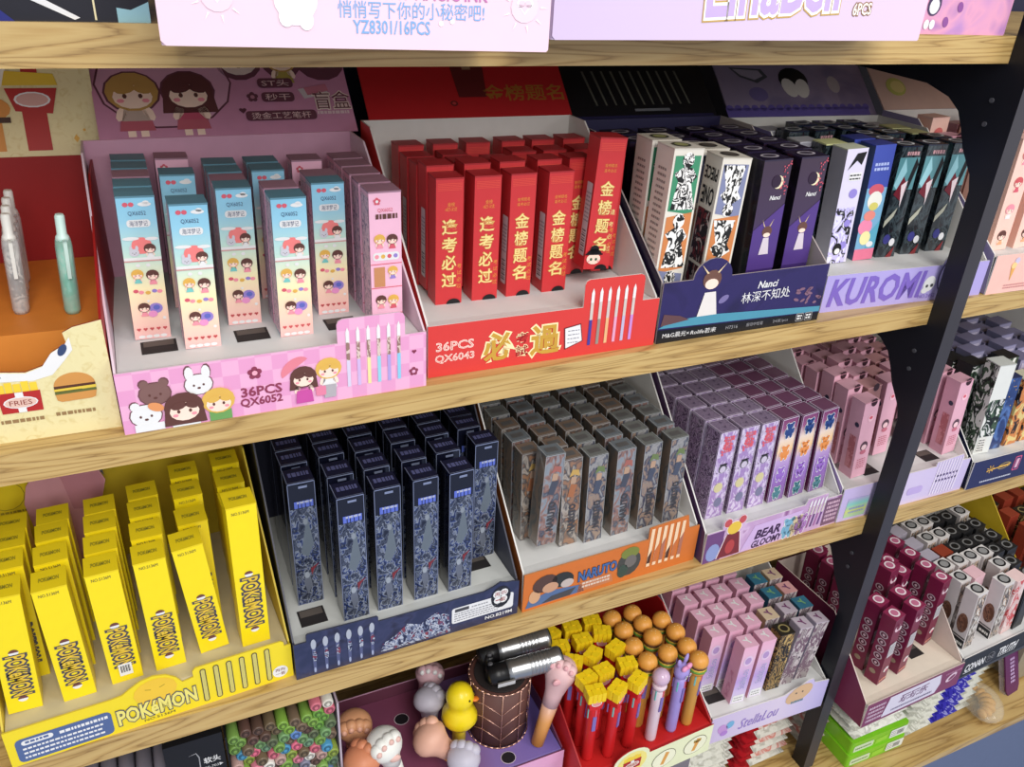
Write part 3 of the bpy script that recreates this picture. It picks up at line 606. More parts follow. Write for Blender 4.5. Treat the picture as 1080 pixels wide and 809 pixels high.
mb = MB(); mb.box(-.8, -.0, 0, 1.75, .355, BASE_TOP - .0117, M((104, 116, 146), .6)); tag(mb.build('base_plinth'), 'grey blue plinth under the deep oak base shelf', 'plinth')
post = thing('shelf_upright', 'black metal upright post between the two shelf bays', 'post', (XP, 0, 0))
mb = MB(); mb.box(0, -.0212, BASE_TOP + .0004, WP, -.0004, 1.62, metal, front=M((58, 56, 62), .4, .1, 30)); mb.build('post', post)  # front face painted a lighter grey for the light it catches
for zt in (Z1, Z2, Z3):
    zb = zt - TB - .0004; mb = MB()
    pts = [(-.0004, zb - .108), (.004, zb - .094), (.0185, zb - .074), (.026, zb - .058), (.034, zb - .044), (.048, zb - .034), (.075, zb - .026), (.16, zb - .022), (.33, zb - .018), (.33, zb), (-.0004, zb)]
    mb.prism(pts, lambda a, c, q: (q, a, c), 0, .0035, metal)
    o = mb.build('bracket', post); mb = MB()
    for v in (.03, .05): mb.tube((-.0012, .004, zb - v), (.0, .004, zb - v), .0022, .0022, dgrey)
    mb.build('rivets', o)
# ------------------------------------------------------------------ boxes lying on the top shelf
def bigbox(label, p0, p1, dep, h, fm, sm, fart, cat='gift box'):
    a = math.atan2(p1[1] - p0[1], p1[0] - p0[0]); L = math.hypot(p1[0] - p0[0], p1[1] - p0[1])
    root = thing('stationery_box', label, cat, (p0[0], p0[1], Z1), a)
    mb = MB(); mb.rbox(0, .0006, 0, L, dep, h, .002, sm); mb.build('carton', root)
    mb = MB(); mb.prism([(.002, .0), (L - .001, 0), (L, .001), (L, h), (0, h), (0, .002)], lambda x, c, q: (x, q, c), 0, .0006, fm)
    fart(front(mb), L, h); mb.build('front_face', root)
def a_magic(f, L, h):
    cr = M((176, 120, 168), .5); bl2 = M((126, 170, 222), .5); wl = M((250, 244, 248), .5)
    f.t('BLACK LIGHT MAGIC INK', L * .60, .0242, L * .44, .0062, M((196, 116, 176), .5), 1, 0, .012)
    f.t('悄悄写下你的小秘密吧!', L * .62, .0166, L * .385, .0072, bl2, 1); f.t('YZ8301/16PCS', L * .565, .0094, L * .2, .0056, bl2, 1, 0, .012)
    for u, v in ((.695, .0115), (.725, .0125)): f.e(L * u, v, .0011, .0011, wl, 1)
    for u, v in ((.14, .0205), (.925, .0195)):
        f.e(L * u, v, .0068, .0068, M((238, 210, 226), .5), 1); heart(f, L * u, v + .001, .0042, wl, 2); heart(f, L * u, v + .001, .0032, M((232, 206, 222), .5), 3)
        for k in range(9): a = PI * 2 * k / 9; c, q = math.cos(a), math.sin(a); f.p([(L * u + c * .008 - q * .0004, v + q * .008 + c * .0004), (L * u + c * .0115, v + q * .0115), (L * u + c * .008 + q * .0004, v + q * .008 - c * .0004)], wl, 2)
    f.e(L * .325, .0225, .0098, .0135, wl, 2); f.e(L * .28, .0275, .0042, .0026, wl, 2, 30); f.e(L * .300, .0125, .0032, .004, wl, 3); f.e(L * .348, .0115, .0032, .0042, wl, 3)
bigbox('pale pink magic ink box overhanging the top shelf edge', (.0207, -.0967), (.1948, -.1168), .22, .14, M((234, 205, 220), .45, .02), M((226, 196, 212), .5), a_magic)
def a_lilac(f, L, h):
    f.ot('LinaBell', L * .53, .033, L * .36, .034, M((196, 172, 222), .45), M((250, 244, 240), .4), 2, 3, .035, .02); f.t('LinaBell', L * .53, .033, L * .36, .034, M((196, 160, 90), .4), 1, 3, .075)
    f.ot('6PCS', L * .79, .0195, L * .055, .007, M((250, 244, 236), .5), M((150, 110, 80), .5), 1, 3, .07, .02); f.lines(L * .76, .026, L * .83, .034, 1, M((206, 180, 222), .5), 1, .8)
bigbox('pale lilac gift box with gold-edged cursive lettering on top shelf', (.2249, -.0614), (.5228, -.0473), .22, .14, grad('lilac_wash', [(0, (206, 188, 220)), (1, (222, 200, 222))], 0, .3, .45, 0, 0), M((200, 184, 214), .5), a_lilac)
sunset = art('sunset_clouds', [(150, 110, 178), (190, 140, 196), (226, 160, 190), (160, 116, 180)], 22, 4, (1, 1, 1), .4, mode='LINEAR')
def a_purple(f, L, h):
    f.rr(.004, .0085, .0215, .0185, .003, M((196, 170, 206), .5), 1); f.rr(.0046, .009, .0209, .018, .003, M((150, 116, 178), .5), 2); f.t('PCS', .0125, .0135, .011, .0056, M((196, 170, 206), .5), 3)
    for u, v, c in ((.03, .007, gold), (.035, .021, gold), (.072, .009, M((140, 80, 150), .5)), (.084, .02, M((140, 80, 150), .5))): f.e(u, v, .003, .004, c, 1, 20)
    f.e(.056, .021, .007, .008, M((70, 52, 90), .5), 2); f.e(.056, .02, .005, .0056, white, 3); f.e(.052, .007, .0028, .0036, white, 3); f.e(.058, .007, .0028, .0036, white, 3)
bigbox('purple pink sunset gift box at right end of top shelf', (.534, .006), (.675, .001), .22, .13, sunset, M((130, 96, 150), .5), a_purple)
def a_left(f, L, h):
    c1, c2, c3 = M((26, 34, 120), .4), M((206, 84, 120), .4), M((228, 196, 160), .4)
    f.p([(L * .45, 0), (L * .72, 0), (L * .62, .02), (L * .5, .03)], c1, 1); f.p([(L * .66, .016), (L * .80, .02), (L * .82, .03), (L * .68, .03)], c2, 2); f.p([(L * .7, .016), (L * .84, .001), (L * .852, .002), (L * .73, .017)], white, 3)
    f.p([(L * .80, .02), (L * .93, .012), (L * .98, .03), (L * .82, .034)], M((150, 90, 100), .4), 2); f.p([(L * .92, .012), (L * .97, .012), (L * .99, .026)], c2, 3); f.r(L * .882, .001, L * .886, .014, cream, 3)
    f.p([(L * .93, 0), (L, 0), (L, .01), (L * .96, .006), (L * .93, .007)], M((150, 196, 206), .4), 2)
bigbox('dark blue colourful picture box at left end of top shelf', (-.20, .002), (.0225, .0045), .22, .13, M((20, 20, 34), .35, .1), M((24, 24, 40), .4), a_left)
# ------------------------------------------------------------------ upper middle shelf trays
ins_w = M((216, 216, 214), .6, .03); card_w = M((222, 220, 216), .6, .04)
def poly_tab(L, hf, a, b, ht, r=.004):
    return [(0, 0), (L, 0), (L, hf), (b, hf), (b, ht - r), (b - r * .3, ht - r * .3), (b - r, ht), (a + r, ht), (a + r * .3, ht - r * .3), (a, ht - r), (a, hf), (0, hf)]
# fast-food pen tray
def torn(L, h):
    P = [(0, 0), (L, 0), (L, h)]
    u = L; pts = [(-.016, -.003), (-.022, -.006), (-.021, -.013), (-.030, -.018), (-.036, -.026), (-.046, -.029), (-.06, -.027), (-.075, -.028), (-.10, -.036), (-.13, -.034)]
    return P + [(L + a, h + b) for a, b in pts] + [(0, h - .03)]
def draw_burger(f, u, v, s, face=True):
    bun = M((206, 146, 76), .5)
    f.e(u, v + .25 * s, s, .75 * s, bun, 1, 2, 16, 0, 180); f.p([(u - s, v + .28 * s), (u + s, v + .3 * s), (u + s, v - .1 * s), (u - s, v - .12 * s)], M((84, 48, 34), .5), 2)
    f.p([(u - 1.02 * s, v + .12 * s), (u + 1.02 * s, v + .16 * s), (u + s, v), (u + .5 * s, v - .12 * s), (u + .3 * s, v), (u - s, v - .02 * s)], M((226, 196, 70), .5), 3); f.p([(u - s, v - .05 * s), (u + s, v), (u + s, v - .16 * s), (u - s, v - .2 * s)], M((96, 104, 50), .5), 4)
    f.p([(u - s, v - .2 * s), (u + s, v - .14 * s), (u + .9 * s, v - .55 * s), (u + .7 * s, v - .62 * s), (u - .75 * s, v - .66 * s), (u - .95 * s, v - .55 * s)], bun, 3)
def draw_fries(f, u, v, s):
    yl = M((240, 206, 60), .5); rd = M((178, 40, 40), .5)
    for k in range(5): f.r(u - s + .4 * s * k, v - .1 * s, u - s + .4 * s * k + .36 * s, v + (.75 + .12 * (k % 2)) * s, yl, 1 + k % 2)
    f.p([(u - 1.05 * s, v + .25 * s), (u + 1.05 * s, v + .25 * s), (u + s, v - s), (u - s, v - s)], rd, 3); f.r(u - .2 * s, v - s, u + .2 * s, v + .24 * s, white, 4); f.e(u, v - .38 * s, .85 * s, .36 * s, white, 5); f.e(u, v - .38 * s, .78 * s, .3 * s, M((226, 190, 176), .5), 6); f.t('FRIES', u, v - .38 * s, 1.1 * s, .3 * s, M((140, 60, 50), .5), 7)
crm = art('cream_dotted_card', [(226, 214, 160), (230, 219, 168), (220, 205, 148)], 160, 2, (1, 1, 1), .5, mode='LINEAR')
def a_food(f):
    L0, h0 = .171, .075; e = [(-.019, -.009), (-.022, -.0135), (-.0305, -.0185), (-.0365, -.0265), (-.046, -.0295), (-.06, -.0275), (-.075, -.0285), (-.10, -.0365), (-.13, -.0345)]; g = [(-.0185, -.0175), (-.024, -.024), (-.032, -.0325), (-.043, -.035), (-.052, -.034), (-.062, -.0335), (-.08, -.036), (-.10, -.043), (-.13, -.041)]
    for i in range(len(e) - 1): f.p([(L0 + g[i][0], h0 + g[i][1]), (L0 + g[i + 1][0], h0 + g[i + 1][1]), (L0 + e[i + 1][0], h0 + e[i + 1][1]), (L0 + e[i][0], h0 + e[i][1])], white, 1)
    f.e(L0 - .024, h0 - .017, .0022, .0042, dk_blue, 2, -30); f.e(L0 - .062, h0 - .0305, .003, .0012, dk_blue, 2)
    draw_fries(f, .119, .031, .011); draw_burger(f, .1495, .031, .0115); f.lines(.136, .0135, .158, .0165, 1, M((150, 120, 80), .6), 1, .8); f.lines(.106, .0125, .13, .0155, 1, M((150, 120, 80), .6), 1, .8)
def a_foodh(f):
    rd = M((176, 46, 44), .5)
    f.r(.105, .079, .15, .085, M((206, 190, 90), .5), 1); f.lines(.107, .08, .149, .0845, 1, M((90, 70, 40), .5), 2, .8)
    f.e(.105, .062, .018, .02, M((240, 238, 226), .5), 1); f.p([(.099, .073), (.108, .073), (.111, .066), (.103, .052), (.097, .06)], rd, 2); f.p([(.103, .052), (.101, .057), (.105, .057)], dgrey, 3); f.p([(.117, .064), (.124, .066), (.124, .069), (.116, .066)], dgrey, 2)
    f.r(.1325, .055, .143, .073, rd, 2); f.p([(.119, .05), (.155, .05), (.153, .058), (.122, .06)], M((228, 196, 60), .5), 3); f.p([(.120, .048), (.154, .048), (.149, .03), (.125, .032)], rd, 4); f.e(.137, .04, .012, .0055, white, 5); f.e(.137, .04, .0105, .0045, M((214, 170, 160), .5), 6); f.r(.129, .004, .145, .033, rd, 3)
    f.e(.11, .034, .012, .008, M((214, 146, 70), .5), 3); f.r(.098, .024, .121, .028, M((70, 44, 34), .5), 4); f.r(.104, .004, .115, .024, M((214, 146, 70), .5), 2); f.r(.105, .04, .112, .05, M((200, 120, 60), .5), 2)
    f.p([(.16, .012), (.162, .015), (.164, .012), (.162, .009)], gold, 1); f.e(.168, .018, .001, .001, gold, 1)
orange = M((214, 128, 48), .5, .06)
FT_ = tray('cream fast-food pen tray with torn front at left end', (-.200, .018), -1.9, Z2, .171, .19, .075, .052, .131, crm, M((180, 40, 40), .5), M((150, 24, 24), .5), None, a_food, torn(.171, .075), (.088, 18, crm, a_foodh, (.001, -.0065)), (.004, .13), insy=.03, backm=M((150, 22, 24), .5))
mb = MB(); mb.box(.002, .045, .0006, .169, .188, .052, orange, front=M((222, 140, 58), .5)); mb.box(.002, .0025, .0006, .169, .044, .012, M((222, 140, 58), .5)); mb.build('insert', FT_)
def clear_pen(label, loc, tint, mid, capc, lean=0, group=None, dark=False):
    root = thing('click_pen', label, 'pen', loc, rnd.uniform(-.3, .3), group); root.rotation_euler[1] = lean
    mb = MB(); mb.lathe([(.0044, 0), (.0052, .003), (.0052, .046), (.0046, .051)], glassy('clear_' + str(tint), tint, .1, .5), 14); mb.build('barrel', root)
    mb = MB(); wrap = art('pen_wrap_%d_%d_%d' % mid, [mid, (226, 226, 220), mid, tuple(min(255, x + 60) for x in mid)], 130, 3); mb.lathe([(.0043, .0005), (.0043, .045)], wrap, 12); mb.build('printed_core', root)
    mb = MB(); mb.lathe([(.0047, .0505), (.0040, .053), (.0030, .0545), (.0030, .066), (.0024, .0675)], M(capc, .3), 12); mb.build('push_button', root)
    mb = MB(); mb.box(-.0011, -.0072, .026, .0011, -.0060, .052, M(capc, .3)); mb.box(-.0011, -.0072, .0502, .0011, -.003, .052, M(capc, .3)); mb.build('clip', root)
    return root
clear_pen('teal clear click pen standing alone on the orange tray insert', (-.0490, .0865, Z2 + .0522), (150, 214, 196), (140, 206, 190), (206, 236, 228), .06)
for k, (x, y) in enumerate(((-.0800, .096), (-.0812, .116), (-.0822, .136), (-.0825, .156))):
    clear_pen(('clear click pen with black printed base, frontmost of left row', 'clear click pen second in the left row on orange insert', 'clear click pen third in the left row on orange insert', 'clear click pen farthest back in row on orange insert')[k], (x, y, Z2 + .0522), (206, 206, 206), ((40, 38, 40), (120, 112, 116), (96, 90, 96), (80, 78, 84))[k], (226, 226, 220), .06, 'clear click pens in the fast-food tray')
# pink checked tray
pk_chk = checker('pink_check_card', (236, 176, 210), (228, 158, 200), .0105)
pkl = M((232, 172, 206), .5); mar = M((140, 56, 84), .6)
def a_pink(f):
    og_ = M((216, 150, 180), .6); dkb = M((110, 70, 76), .6)
    for (u, v, s, c, e_) in ((.0212, .0262, .0092, M((126, 92, 88), .6), 'r'), (.0475, .0285, .0084, white, 't'), (.0140, .0118, .0092, white, 'r')):
        animal(f, u, v, s * 1.08, dkb, e_, 1); animal(f, u, v, s, c, e_, 3)
    f.e(.0205, .0172, .005, .003, M((226, 150, 96), .6), 8, -25); f.r(.0065, .0006, .024, .006, white, 6)
    f.r(.0515, .0006, .0655, .0078, M((110, 160, 90), .6), 7); kid(f, .0580, .0152, .0102, M((222, 178, 84), .6), white, 8, False)
    f.r(.0285, .0006, .0455, .0062, white, 10); kid(f, .0368, .0142, .0118, brown, white, 11, False, True)
    flower(f, .0825, .0305, .0046, mar, M((240, 170, 190), .6), 1)
    f.t('36PCS', .0858, .0172, .026, .0066, mar, 1, 0, .03); f.t('QX6052', .0852, .0092, .027, .0066, mar, 1, 0, .03)
    f.e(.1085, .0295, .0105, .0068, M((226, 130, 146), .6), 1, 35, 14, 0, 180); kid(f, .1135, .0225, .0088, brown, M((214, 110, 176), .6), 3, True, True); f.p([(.1085, .0125), (.1185, .0125), (.1195, .003), (.1075, .003)], M((200, 80, 160), .6), 8)
    kid(f, .1308, .0262, .0088, M((222, 178, 84), .6), white, 3); f.p([(.1265, .014), (.1355, .014), (.135, .004), (.127, .004)], M((176, 170, 176), .6), 8); f.rr(.1212, .0065, .1282, .0138, .001, M((226, 130, 160), .6), 9)
    for k in range(6): f.pen(.1448 + .0072 * k, .0095, .0545, .0012, (M((214, 206, 230), .5), M((206, 180, 226), .5), M((244, 224, 160), .5), M((150, 206, 226), .5), M((176, 160, 220), .5), M((140, 200, 230), .5))[k], art('tiny_pen_art', [(150, 120, 110), (220, 200, 190), (100, 80, 80)], 300, 2), white, 2)
    flower(f, .1915, .0135, .0034, mar, pkl, 1); heart(f, .192, .0292, .0018, mar, 1)
hp = M((200, 140, 172), .55, .06)
def a_pinkh(f):
    m_d = M((104, 60, 76), .6)
    f.e(.064, .047, .050, .040, m_d, 0); f.e(.064, .047, .0485, .0385, M((206, 156, 182), .55), 1)
    for u, hc, cc in ((.040, (190, 150, 84), (190, 170, 160)), (.080, (96, 54, 56), (190, 84, 110))):
        f.e(u, .040, .0205, .0185, m_d, 2); kid(f, u, .040, .0185, M(hc, .6), M(cc, .6), 3, True, hc[0] < 120); f.p([(u - .011, .0145), (u + .011, .0145), (u + .0125, .006), (u - .0125, .006)], M((186, 96, 112), .6), 4)
        for q in (-1, 1): f.r(u + q * .0045 - .0028, .0008, u + q * .0045 + .0028, .006, skin, 4)
    f.e(.122, .066, .018, .017, m_d, 1); animal(f, .122, .066, .0145, M((224, 206, 200), .6), 't', 2); f.e(.156, .066, .016, .016, m_d, 1); kid(f, .156, .068, .013, M((190, 150, 84), .6), M((176, 160, 80), .6), 3); f.e(.188, .066, .020, .018, m_d, 1); f.e(.188, .068, .008, .008, M((150, 96, 104), .6), 2)
    f.p([(.165, .04), (.186, .044), (.190, .035), (.169, .031)], M((206, 196, 200), .6), 3); f.p([(.172, .034), (.19, .038), (.1885, .0445), (.17, .041)], M((196, 120, 140), .6), 4); flower(f, .128, .0335, .0045, m_d, M((190, 130, 150), .6), 2); heart(f, .1185, .0215, .003, m_d, 2)
    for v, t, wd in ((.046, 'ST头', .024), (.033, '秒干', .022), (.016, '烫金工艺笔杆', .052)): f.rr(.148 - wd * .5 - .002 - (.0 if wd > .03 else 0), v - .0045, .148 + wd * .5 + .002, v + .0045, .003, m_d, 4); f.t(t, .148, v, wd * .9, .006, M((226, 196, 196), .6), 5)
    f.ot('盲盒', .191, .029, .03, .0165, M((110, 56, 70), .6), M((236, 220, 210), .6), 4, 0, .05); f.lines(.177, .0155, .204, .019, 1, M((226, 200, 206), .6), 4, .8)
tp = [(.0085, 1), (.0335, 0), (.0605, 1)]
T_pink = tray('pink checked display tray with cartoon children on its front', (-.0278, .0003), .29, Z2, .201, .187, .043, .0385, .1445, pk_chk, M((232, 180, 206), .5), M((222, 200, 212), .55), ins_w, a_pink, poly_tab(.201, .043, .138, .1855, .0605), (.074, 44, hp, a_pinkh, (.0125, -.006)), (.002, .146), slots=[(.0285, .0425), (.0885, .0425), (.151, .0425)], backm=M((214, 164, 190), .55))
pxs, py0, prow = (.0005, .0297, .0608, .0905, .1232, .1545), .0425, .0246
L_ = []
for c, rows in enumerate(([(1, 'sea'), (2, 'sea'), (3, 'pinkkid'), (4, 'sea'), (5, 'sea')], [(0, 'sea'), (3, 'sea'), (5, 'pinkkid')], [(1, 'sea'), (2, 'pinkkid'), (3, 'sea'), (4, 'sea')], [(0, 'sea'), (1, 'pinkkid'), (3, 'sea'), (4, 'sea')], [(1, 'sea'), (2, 'pinkkid'), (4, 'pinkkid')], [(0, 'pinkkid'), (1, 'pinkkid'), (2, 'pinkkid'), (3, 'pinkkid'), (4, 'pinkkid')])):
    for r, k in rows: L_.append((k, c, pxs[c], py0 + prow * r + (.006 if r == 1 and c in (2, 4) else 0), dict(lean=.03 - .006 * c)))
put_boxes(L_, Z2 + .0385, 'pink checked tray', 'pen boxes in the pink checked tray', .005)
# red exam tray
def pen_set(f, u0, du, v0, v1, cols, w=.0013, tilt=0):
    for k, c in enumerate(cols): f.pen(u0 + du * k, v0, v1, w, M(c, .5), M((206, 196, 190), .5), white, 2, tilt)
rf = M((214, 62, 58), .45, .03); og = M((200, 156, 60), .45); ol = M((250, 232, 180), .45)
def a_red(f):
    f.ot('36PCS', .0208, .0243, .029, .0068, M((206, 54, 54), .5), M((250, 226, 214), .5), 1, 0, .055, -.03); f.ot('QX6043', .0208, .0142, .0305, .0068, M((206, 54, 54), .5), M((250, 226, 214), .5), 1, 0, .055, -.03)
    f.ot('必', .0555, .0185, .023, .022, og, ol, 1, 4, .05, .03); f.ot('考', .0752, .0228, .0098, .009, M((150, 30, 34), .5), ol, 1, 0, .05); f.ot('試', .0752, .0122, .0098, .009, M((150, 30, 34), .5), ol, 1, 0, .05); f.ot('過', .0948, .0188, .0235, .0235, og, ol, 1, 0, .05, .03)
    f.p([(.1115, .0255), (.1245, .0275), (.127, .0135), (.113, .0085)], white, 2); f.p([(.1105, .0262), (.1252, .0284), (.1279, .013), (.1122, .0074)], M((110, 30, 40), .5), 1); f.lines(.1142, .012, .1242, .0255, 4, M((120, 120, 140), .5), 3, .2)
    pen_set(f, .1335, .00745, .0085, .0568, [(70, 60, 150), (150, 140, 130), (230, 180, 130), (226, 160, 190), (190, 180, 210), (200, 140, 210)])
def a_redh(f):
    dkr = M((92, 22, 24), .6)
    f.p([(.092, .02), (.118, .02), (.121, .05), (.112, .066), (.098, .066), (.09, .05)], dkr, 1); f.e(.105, .062, .014, .012, black, 2); f.r(.101, .048, .109, .055, M((150, 120, 90), .6), 3)
    f.t('金榜题名', .155, .024, .078, .0165, M((160, 104, 40), .5), 1, 0, .012)
    for u, v in ((.078, .06), (.122, .063), (.086, .014)): f.e(u, v, .0035, .0028, dkr, 1); f.e(u, v, .0018, .0014, M((180, 60, 60), .5), 2)
tray('red exam-pass display tray with gold lettering', (.1782, .0116), -1.0, Z2, .1955, .180, .0415, .038, .152, rf, rf, card_w, ins_w, a_red, poly_tab(.1955, .0415, .126, .1795, .064), (.066, 44, M((176, 30, 36), .5), a_redh, (.0075, -.002)), (.004, .150), backm=card_w, insy=.016)
rc = [.2105, .2405, .2695, .3015, .330, .360]; rr_ = [.066, .088, .111, .134, .157, .172]
L_ = []
for c, rows in enumerate(((0, 1, 2, 3, 4), (0, 1, 2, 3, 4), (0, 1, 2, 4), (0, 1, 3, 4), (1, 3, 4), (1, 3, 4))):
    for r in rows:
        L_.append(('redname' if c in (2, 3) and r == 0 else ('redpass' if (c + r) % 2 == 0 or r == 0 else 'redname'), c, rc[c], rr_[r] - .0005, dict(rz=rnd.uniform(-.03, .03), lift=.004 * ((c * 3 + r) % 3 == 1))))
L_.append(('redtall', 4, .343, .062, dict(rz=-.06, lift=.016, lean=.045)))
put_boxes(L_, Z2 + .038, 'red tray', 'red pen boxes in the red tray', -.017)
# navy moon tray
nav = art('night_front', [(40, 34, 84), (46, 38, 92), (36, 30, 74)], 30, 3, (1, 1, 1), .35, mode='LINEAR')
def a_navy(f):
    f.p([(.0, .0135), (.172, .0085), (.172, .0135), (.05, .0205), (.012, .019)], M((78, 146, 170), .4), 1); f.p([(0, 0), (.172, 0), (.172, .0078), (0, .0122)], M((20, 20, 26), .4), 3); f.p([(.002, .0155), (.03, .0185), (.02, .023), (.004, .026)], M((96, 66, 70), .5), 2)
    f.t('Nanci', .107, .0418, .02, .0062, white, 2, 0, .02, .2); f.t('林深不知处', .107, .0316, .052, .0098, white, 2, 1)
    f.t('M&G晨光×', .0185, .0066, .0265, .0048, white, 4, -1); f.t('Rolife若来', .0465, .006, .026, .0046, white, 4, -1, 0, .15); f.t('H7316', .076, .0056, .0125, .0032, grey, 4, -1); f.t('按动中性笔', .1005, .0054, .018, .0034, grey, 4, -1); f.t('24支/pcs', .129, .0048, .017, .0036, grey, 4, -1)
    for u in (.1505, .1605): f.rr(u - .0042, .0015, u + .0042, .0092, .001, grey, 4); f.rr(u - .0036, .0021, u + .0036, .0086, .001, black, 5); f.lines(u - .003, .0028, u + .003, .008, 2, white, 6, .6)
    f.e(.0468, .052, .0092, .0085, M((110, 76, 66), .5), 2); f.e(.0468, .0482, .0066, .0046, skin, 3); f.p([(.037, .02), (.057, .02), (.0525, .041), (.0415, .041)], M((226, 220, 216), .5), 2); f.e(.062, .033, .0055, .003, M((120, 110, 160), .5), 2, 30)
    for q in (-1, 1): f.p([(.0468 + q * .004, .058), (.0468 + q * .0125, .066), (.0468 + q * .0058, .0575)], M((230, 206, 166), .5), 3)
    for k in range(14): f.e(rnd.uniform(.142, .17), rnd.uniform(.018, .034), rnd.uniform(.002, .004), .0014, M((130, 96, 116), .5), 1, rnd.uniform(-40, 60), 7)
def bump(L, h, uc, r, top):
    pts = [(0, 0), (L, 0), (L, h)]
    for k in range(11): a = PI * k / 10; pts.append((uc + r * math.cos(a), h + (top - h) * math.sin(a)))
    return pts + [(0, h)]
def a_navyh(f):
    for k in range(11): f.p([(.03 + .0105 * k, .055), (.0325 + .0105 * k, .055), (.0365 + .0105 * k, .015), (.0345 + .0105 * k, .015)], M((92, 92, 84), .5), 1)
    f.r(.075, .0075, .115, .0105, M((110, 112, 120), .5), 1); f.r(.0, 0, .164, .003, M((36, 34, 70), .4), 1)
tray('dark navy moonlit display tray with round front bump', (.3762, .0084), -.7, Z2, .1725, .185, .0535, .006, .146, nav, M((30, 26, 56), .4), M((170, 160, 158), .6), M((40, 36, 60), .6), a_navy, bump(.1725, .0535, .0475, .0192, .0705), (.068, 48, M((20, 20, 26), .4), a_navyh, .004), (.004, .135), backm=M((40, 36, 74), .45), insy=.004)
L_ = []
nx = [.411, .452, .4935, .5345]
for c, ys in enumerate(((.10, .131, .16), (.105, .132, .160), (.046, .075, .103, .131, .160), (.048, .076, .104, .132, .160))):
    for y in ys: L_.append(('moon', c, nx[c] - (.006 if y < .06 else 0), y - .006, dict(lean=-.02)))
L_ += [('comicA', 0, .3935, .036, dict(rz=-.06, lean=.02)), ('comicA', 0, .3945, .068, dict(rz=-.06, lean=.0, word='white comic-panel pen box with dark print')), ('comicB', 1, .4435, .038, dict(rz=-.12, lean=.03)), ('comicB', 1, .4475, .072, dict(rz=-.08))]
put_boxes(L_, Z2 + .006, 'navy tray', 'pen boxes in the navy tray', -.012)
# lilac lettering tray
lil = M((176, 164, 222), .45, .03); vio = M((124, 100, 190), .45)
def a_kur(f):
    f.t('KUROMI', .0625, .0185, .108, .0255, vio, 1, 0, .03, .14)
    f.e(.1255, .018, .0072, .0082, white, 2, -20); f.e(.1215, .0115, .0042, .0032, white, 3); f.e(.123, .0158, .0016, .0016, dgrey, 4); f.e(.1288, .0162, .0018, .0018, dgrey, 4)
    f.t('NO.2452', .126, .0055, .021, .004, vio, 2); f.e(.158, .024, .0235, .0235, M((64, 50, 110), .5), 1, 0, 24); f.e(.158, .024, .0222, .0222, lil, 2, 0, 24); f.p([(.148, .006), (.147, .03), (.155, .046), (.17, .05), (.172, .004)], black, 3); f.p([(.1475, .022), (.152, .03), (.156, .026), (.152, .02)], white, 4)
kurh = art('shaded_lilac_header', [(124, 112, 138), (134, 120, 146), (112, 100, 130)], 20, 2, (1, 1, 1), .5, mode='LINEAR')
def a_kurh(f):
    b2 = M((92, 80, 150), .5)
    f.r(0, 0, .186, .011, b2, 1)
    for k in range(18): f.e(.005 + .0105 * k, .011, .0045, .004, b2, 1, 0, 8)
    f.p([(.02, .062), (.06, .06), (.066, .05), (.05, .042), (.03, .05)], dgrey, 1); f.p([(.024, .06), (.056, .058), (.06, .051), (.048, .046), (.032, .052)], M((150, 140, 160), .5), 2)
    f.e(.098, .046, .019, .016, black, 1); f.e(.09, .036, .009, .0125, M((206, 200, 196), .5), 2, 20); f.e(.106, .035, .009, .0125, M((206, 200, 196), .5), 2, -15); f.e(.15, .04, .008, .011, M((168, 156, 160), .5), 1); f.e(.047, .028, .012, .009, M((104, 92, 140), .5), 1)
tray('lilac display tray with big purple serif lettering', (.5621, .0176), -4.0, Z2, .197, .192, .036, .033, .140, lil, M((150, 140, 196), .5), card_w, ins_w, a_kur, bump(.197, .036, .158, .0215, .048), (.074, 46, kurh, a_kurh, .002), (.004, .12), backm=card_w, insy=.022)
kx = [.5985, .632, .6665, .7, .735]; ky = [.0605, .086, .1115, .137, .163]
L_ = []
kk = [['lilacpop', 'creamlid', 'greybook', 'darkteal', 'greybook'], ['bluefruit', 'bluefruit', None, 'darkteal', 'darkteal'], ['darkteal', 'darkteal', 'darkteal', 'darkteal', 'darkteal'], ['darkteal', None, 'darkteal', 'darkteal', 'darkteal'], ['darkteal', 'darkteal', 'creamlid', 'creamlid', 'greybook']]
for c, col in enumerate(kk):
    for r, k in enumerate(col):
        if k: L_.append((k, c, kx[c] + (-.008 if k == 'greybook' and c == 0 else 0), ky[r], dict(lean=-.05 if c < 2 else -.012, rz=rnd.uniform(-.09, -.04), lift=0)))
put_boxes(L_, Z2 + .033, 'purple-lettered tray', 'pen boxes in the lilac lettered tray', -.07)
# peach tray right of the post
def a_peach(f):
    f.p([(.0245, .027), (.0275, .0125), (.0305, .0275)], M((230, 170, 90), .5), 2); f.e(.0275, .029, .0036, .0034, M((246, 206, 140), .5), 3); f.e(.0305, .034, .0034, .0034, M((206, 196, 220), .5), 2); f.rr(.047, .018, .058, .034, .002, M((150, 190, 214), .5), 1); f.lines(.022, .004, .07, .0095, 2, M((206, 140, 140), .5), 1, .5)
def a_peachh(f): f.e(.032, .03, .014, .012, M((170, 170, 90), .5), 1); f.e(.034, .03, .01, .008, M((200, 186, 120), .5), 2)
tray('peach pink display tray right of the black post', (.7640, .0010), -2.5, Z2, .19, .19, .041, .037, .146, M((240, 192, 180), .5), M((150, 140, 178), .5), card_w, ins_w, a_peach, None, (.07, 46, M((190, 160, 150), .5), a_peachh, .002), (.004, .14), backm=card_w)
L_ = []
for c in range(4):
    for r in range(6):
        if (c, r) in ((0, 2), (1, 4), (3, 1)): continue
        L_.append(('pinkdot' if (c + r) % 4 == 3 or r == 5 else 'peachkid', c, .7885 + .0365 * c, .033 + .026 * r, dict(lean=-.03)))
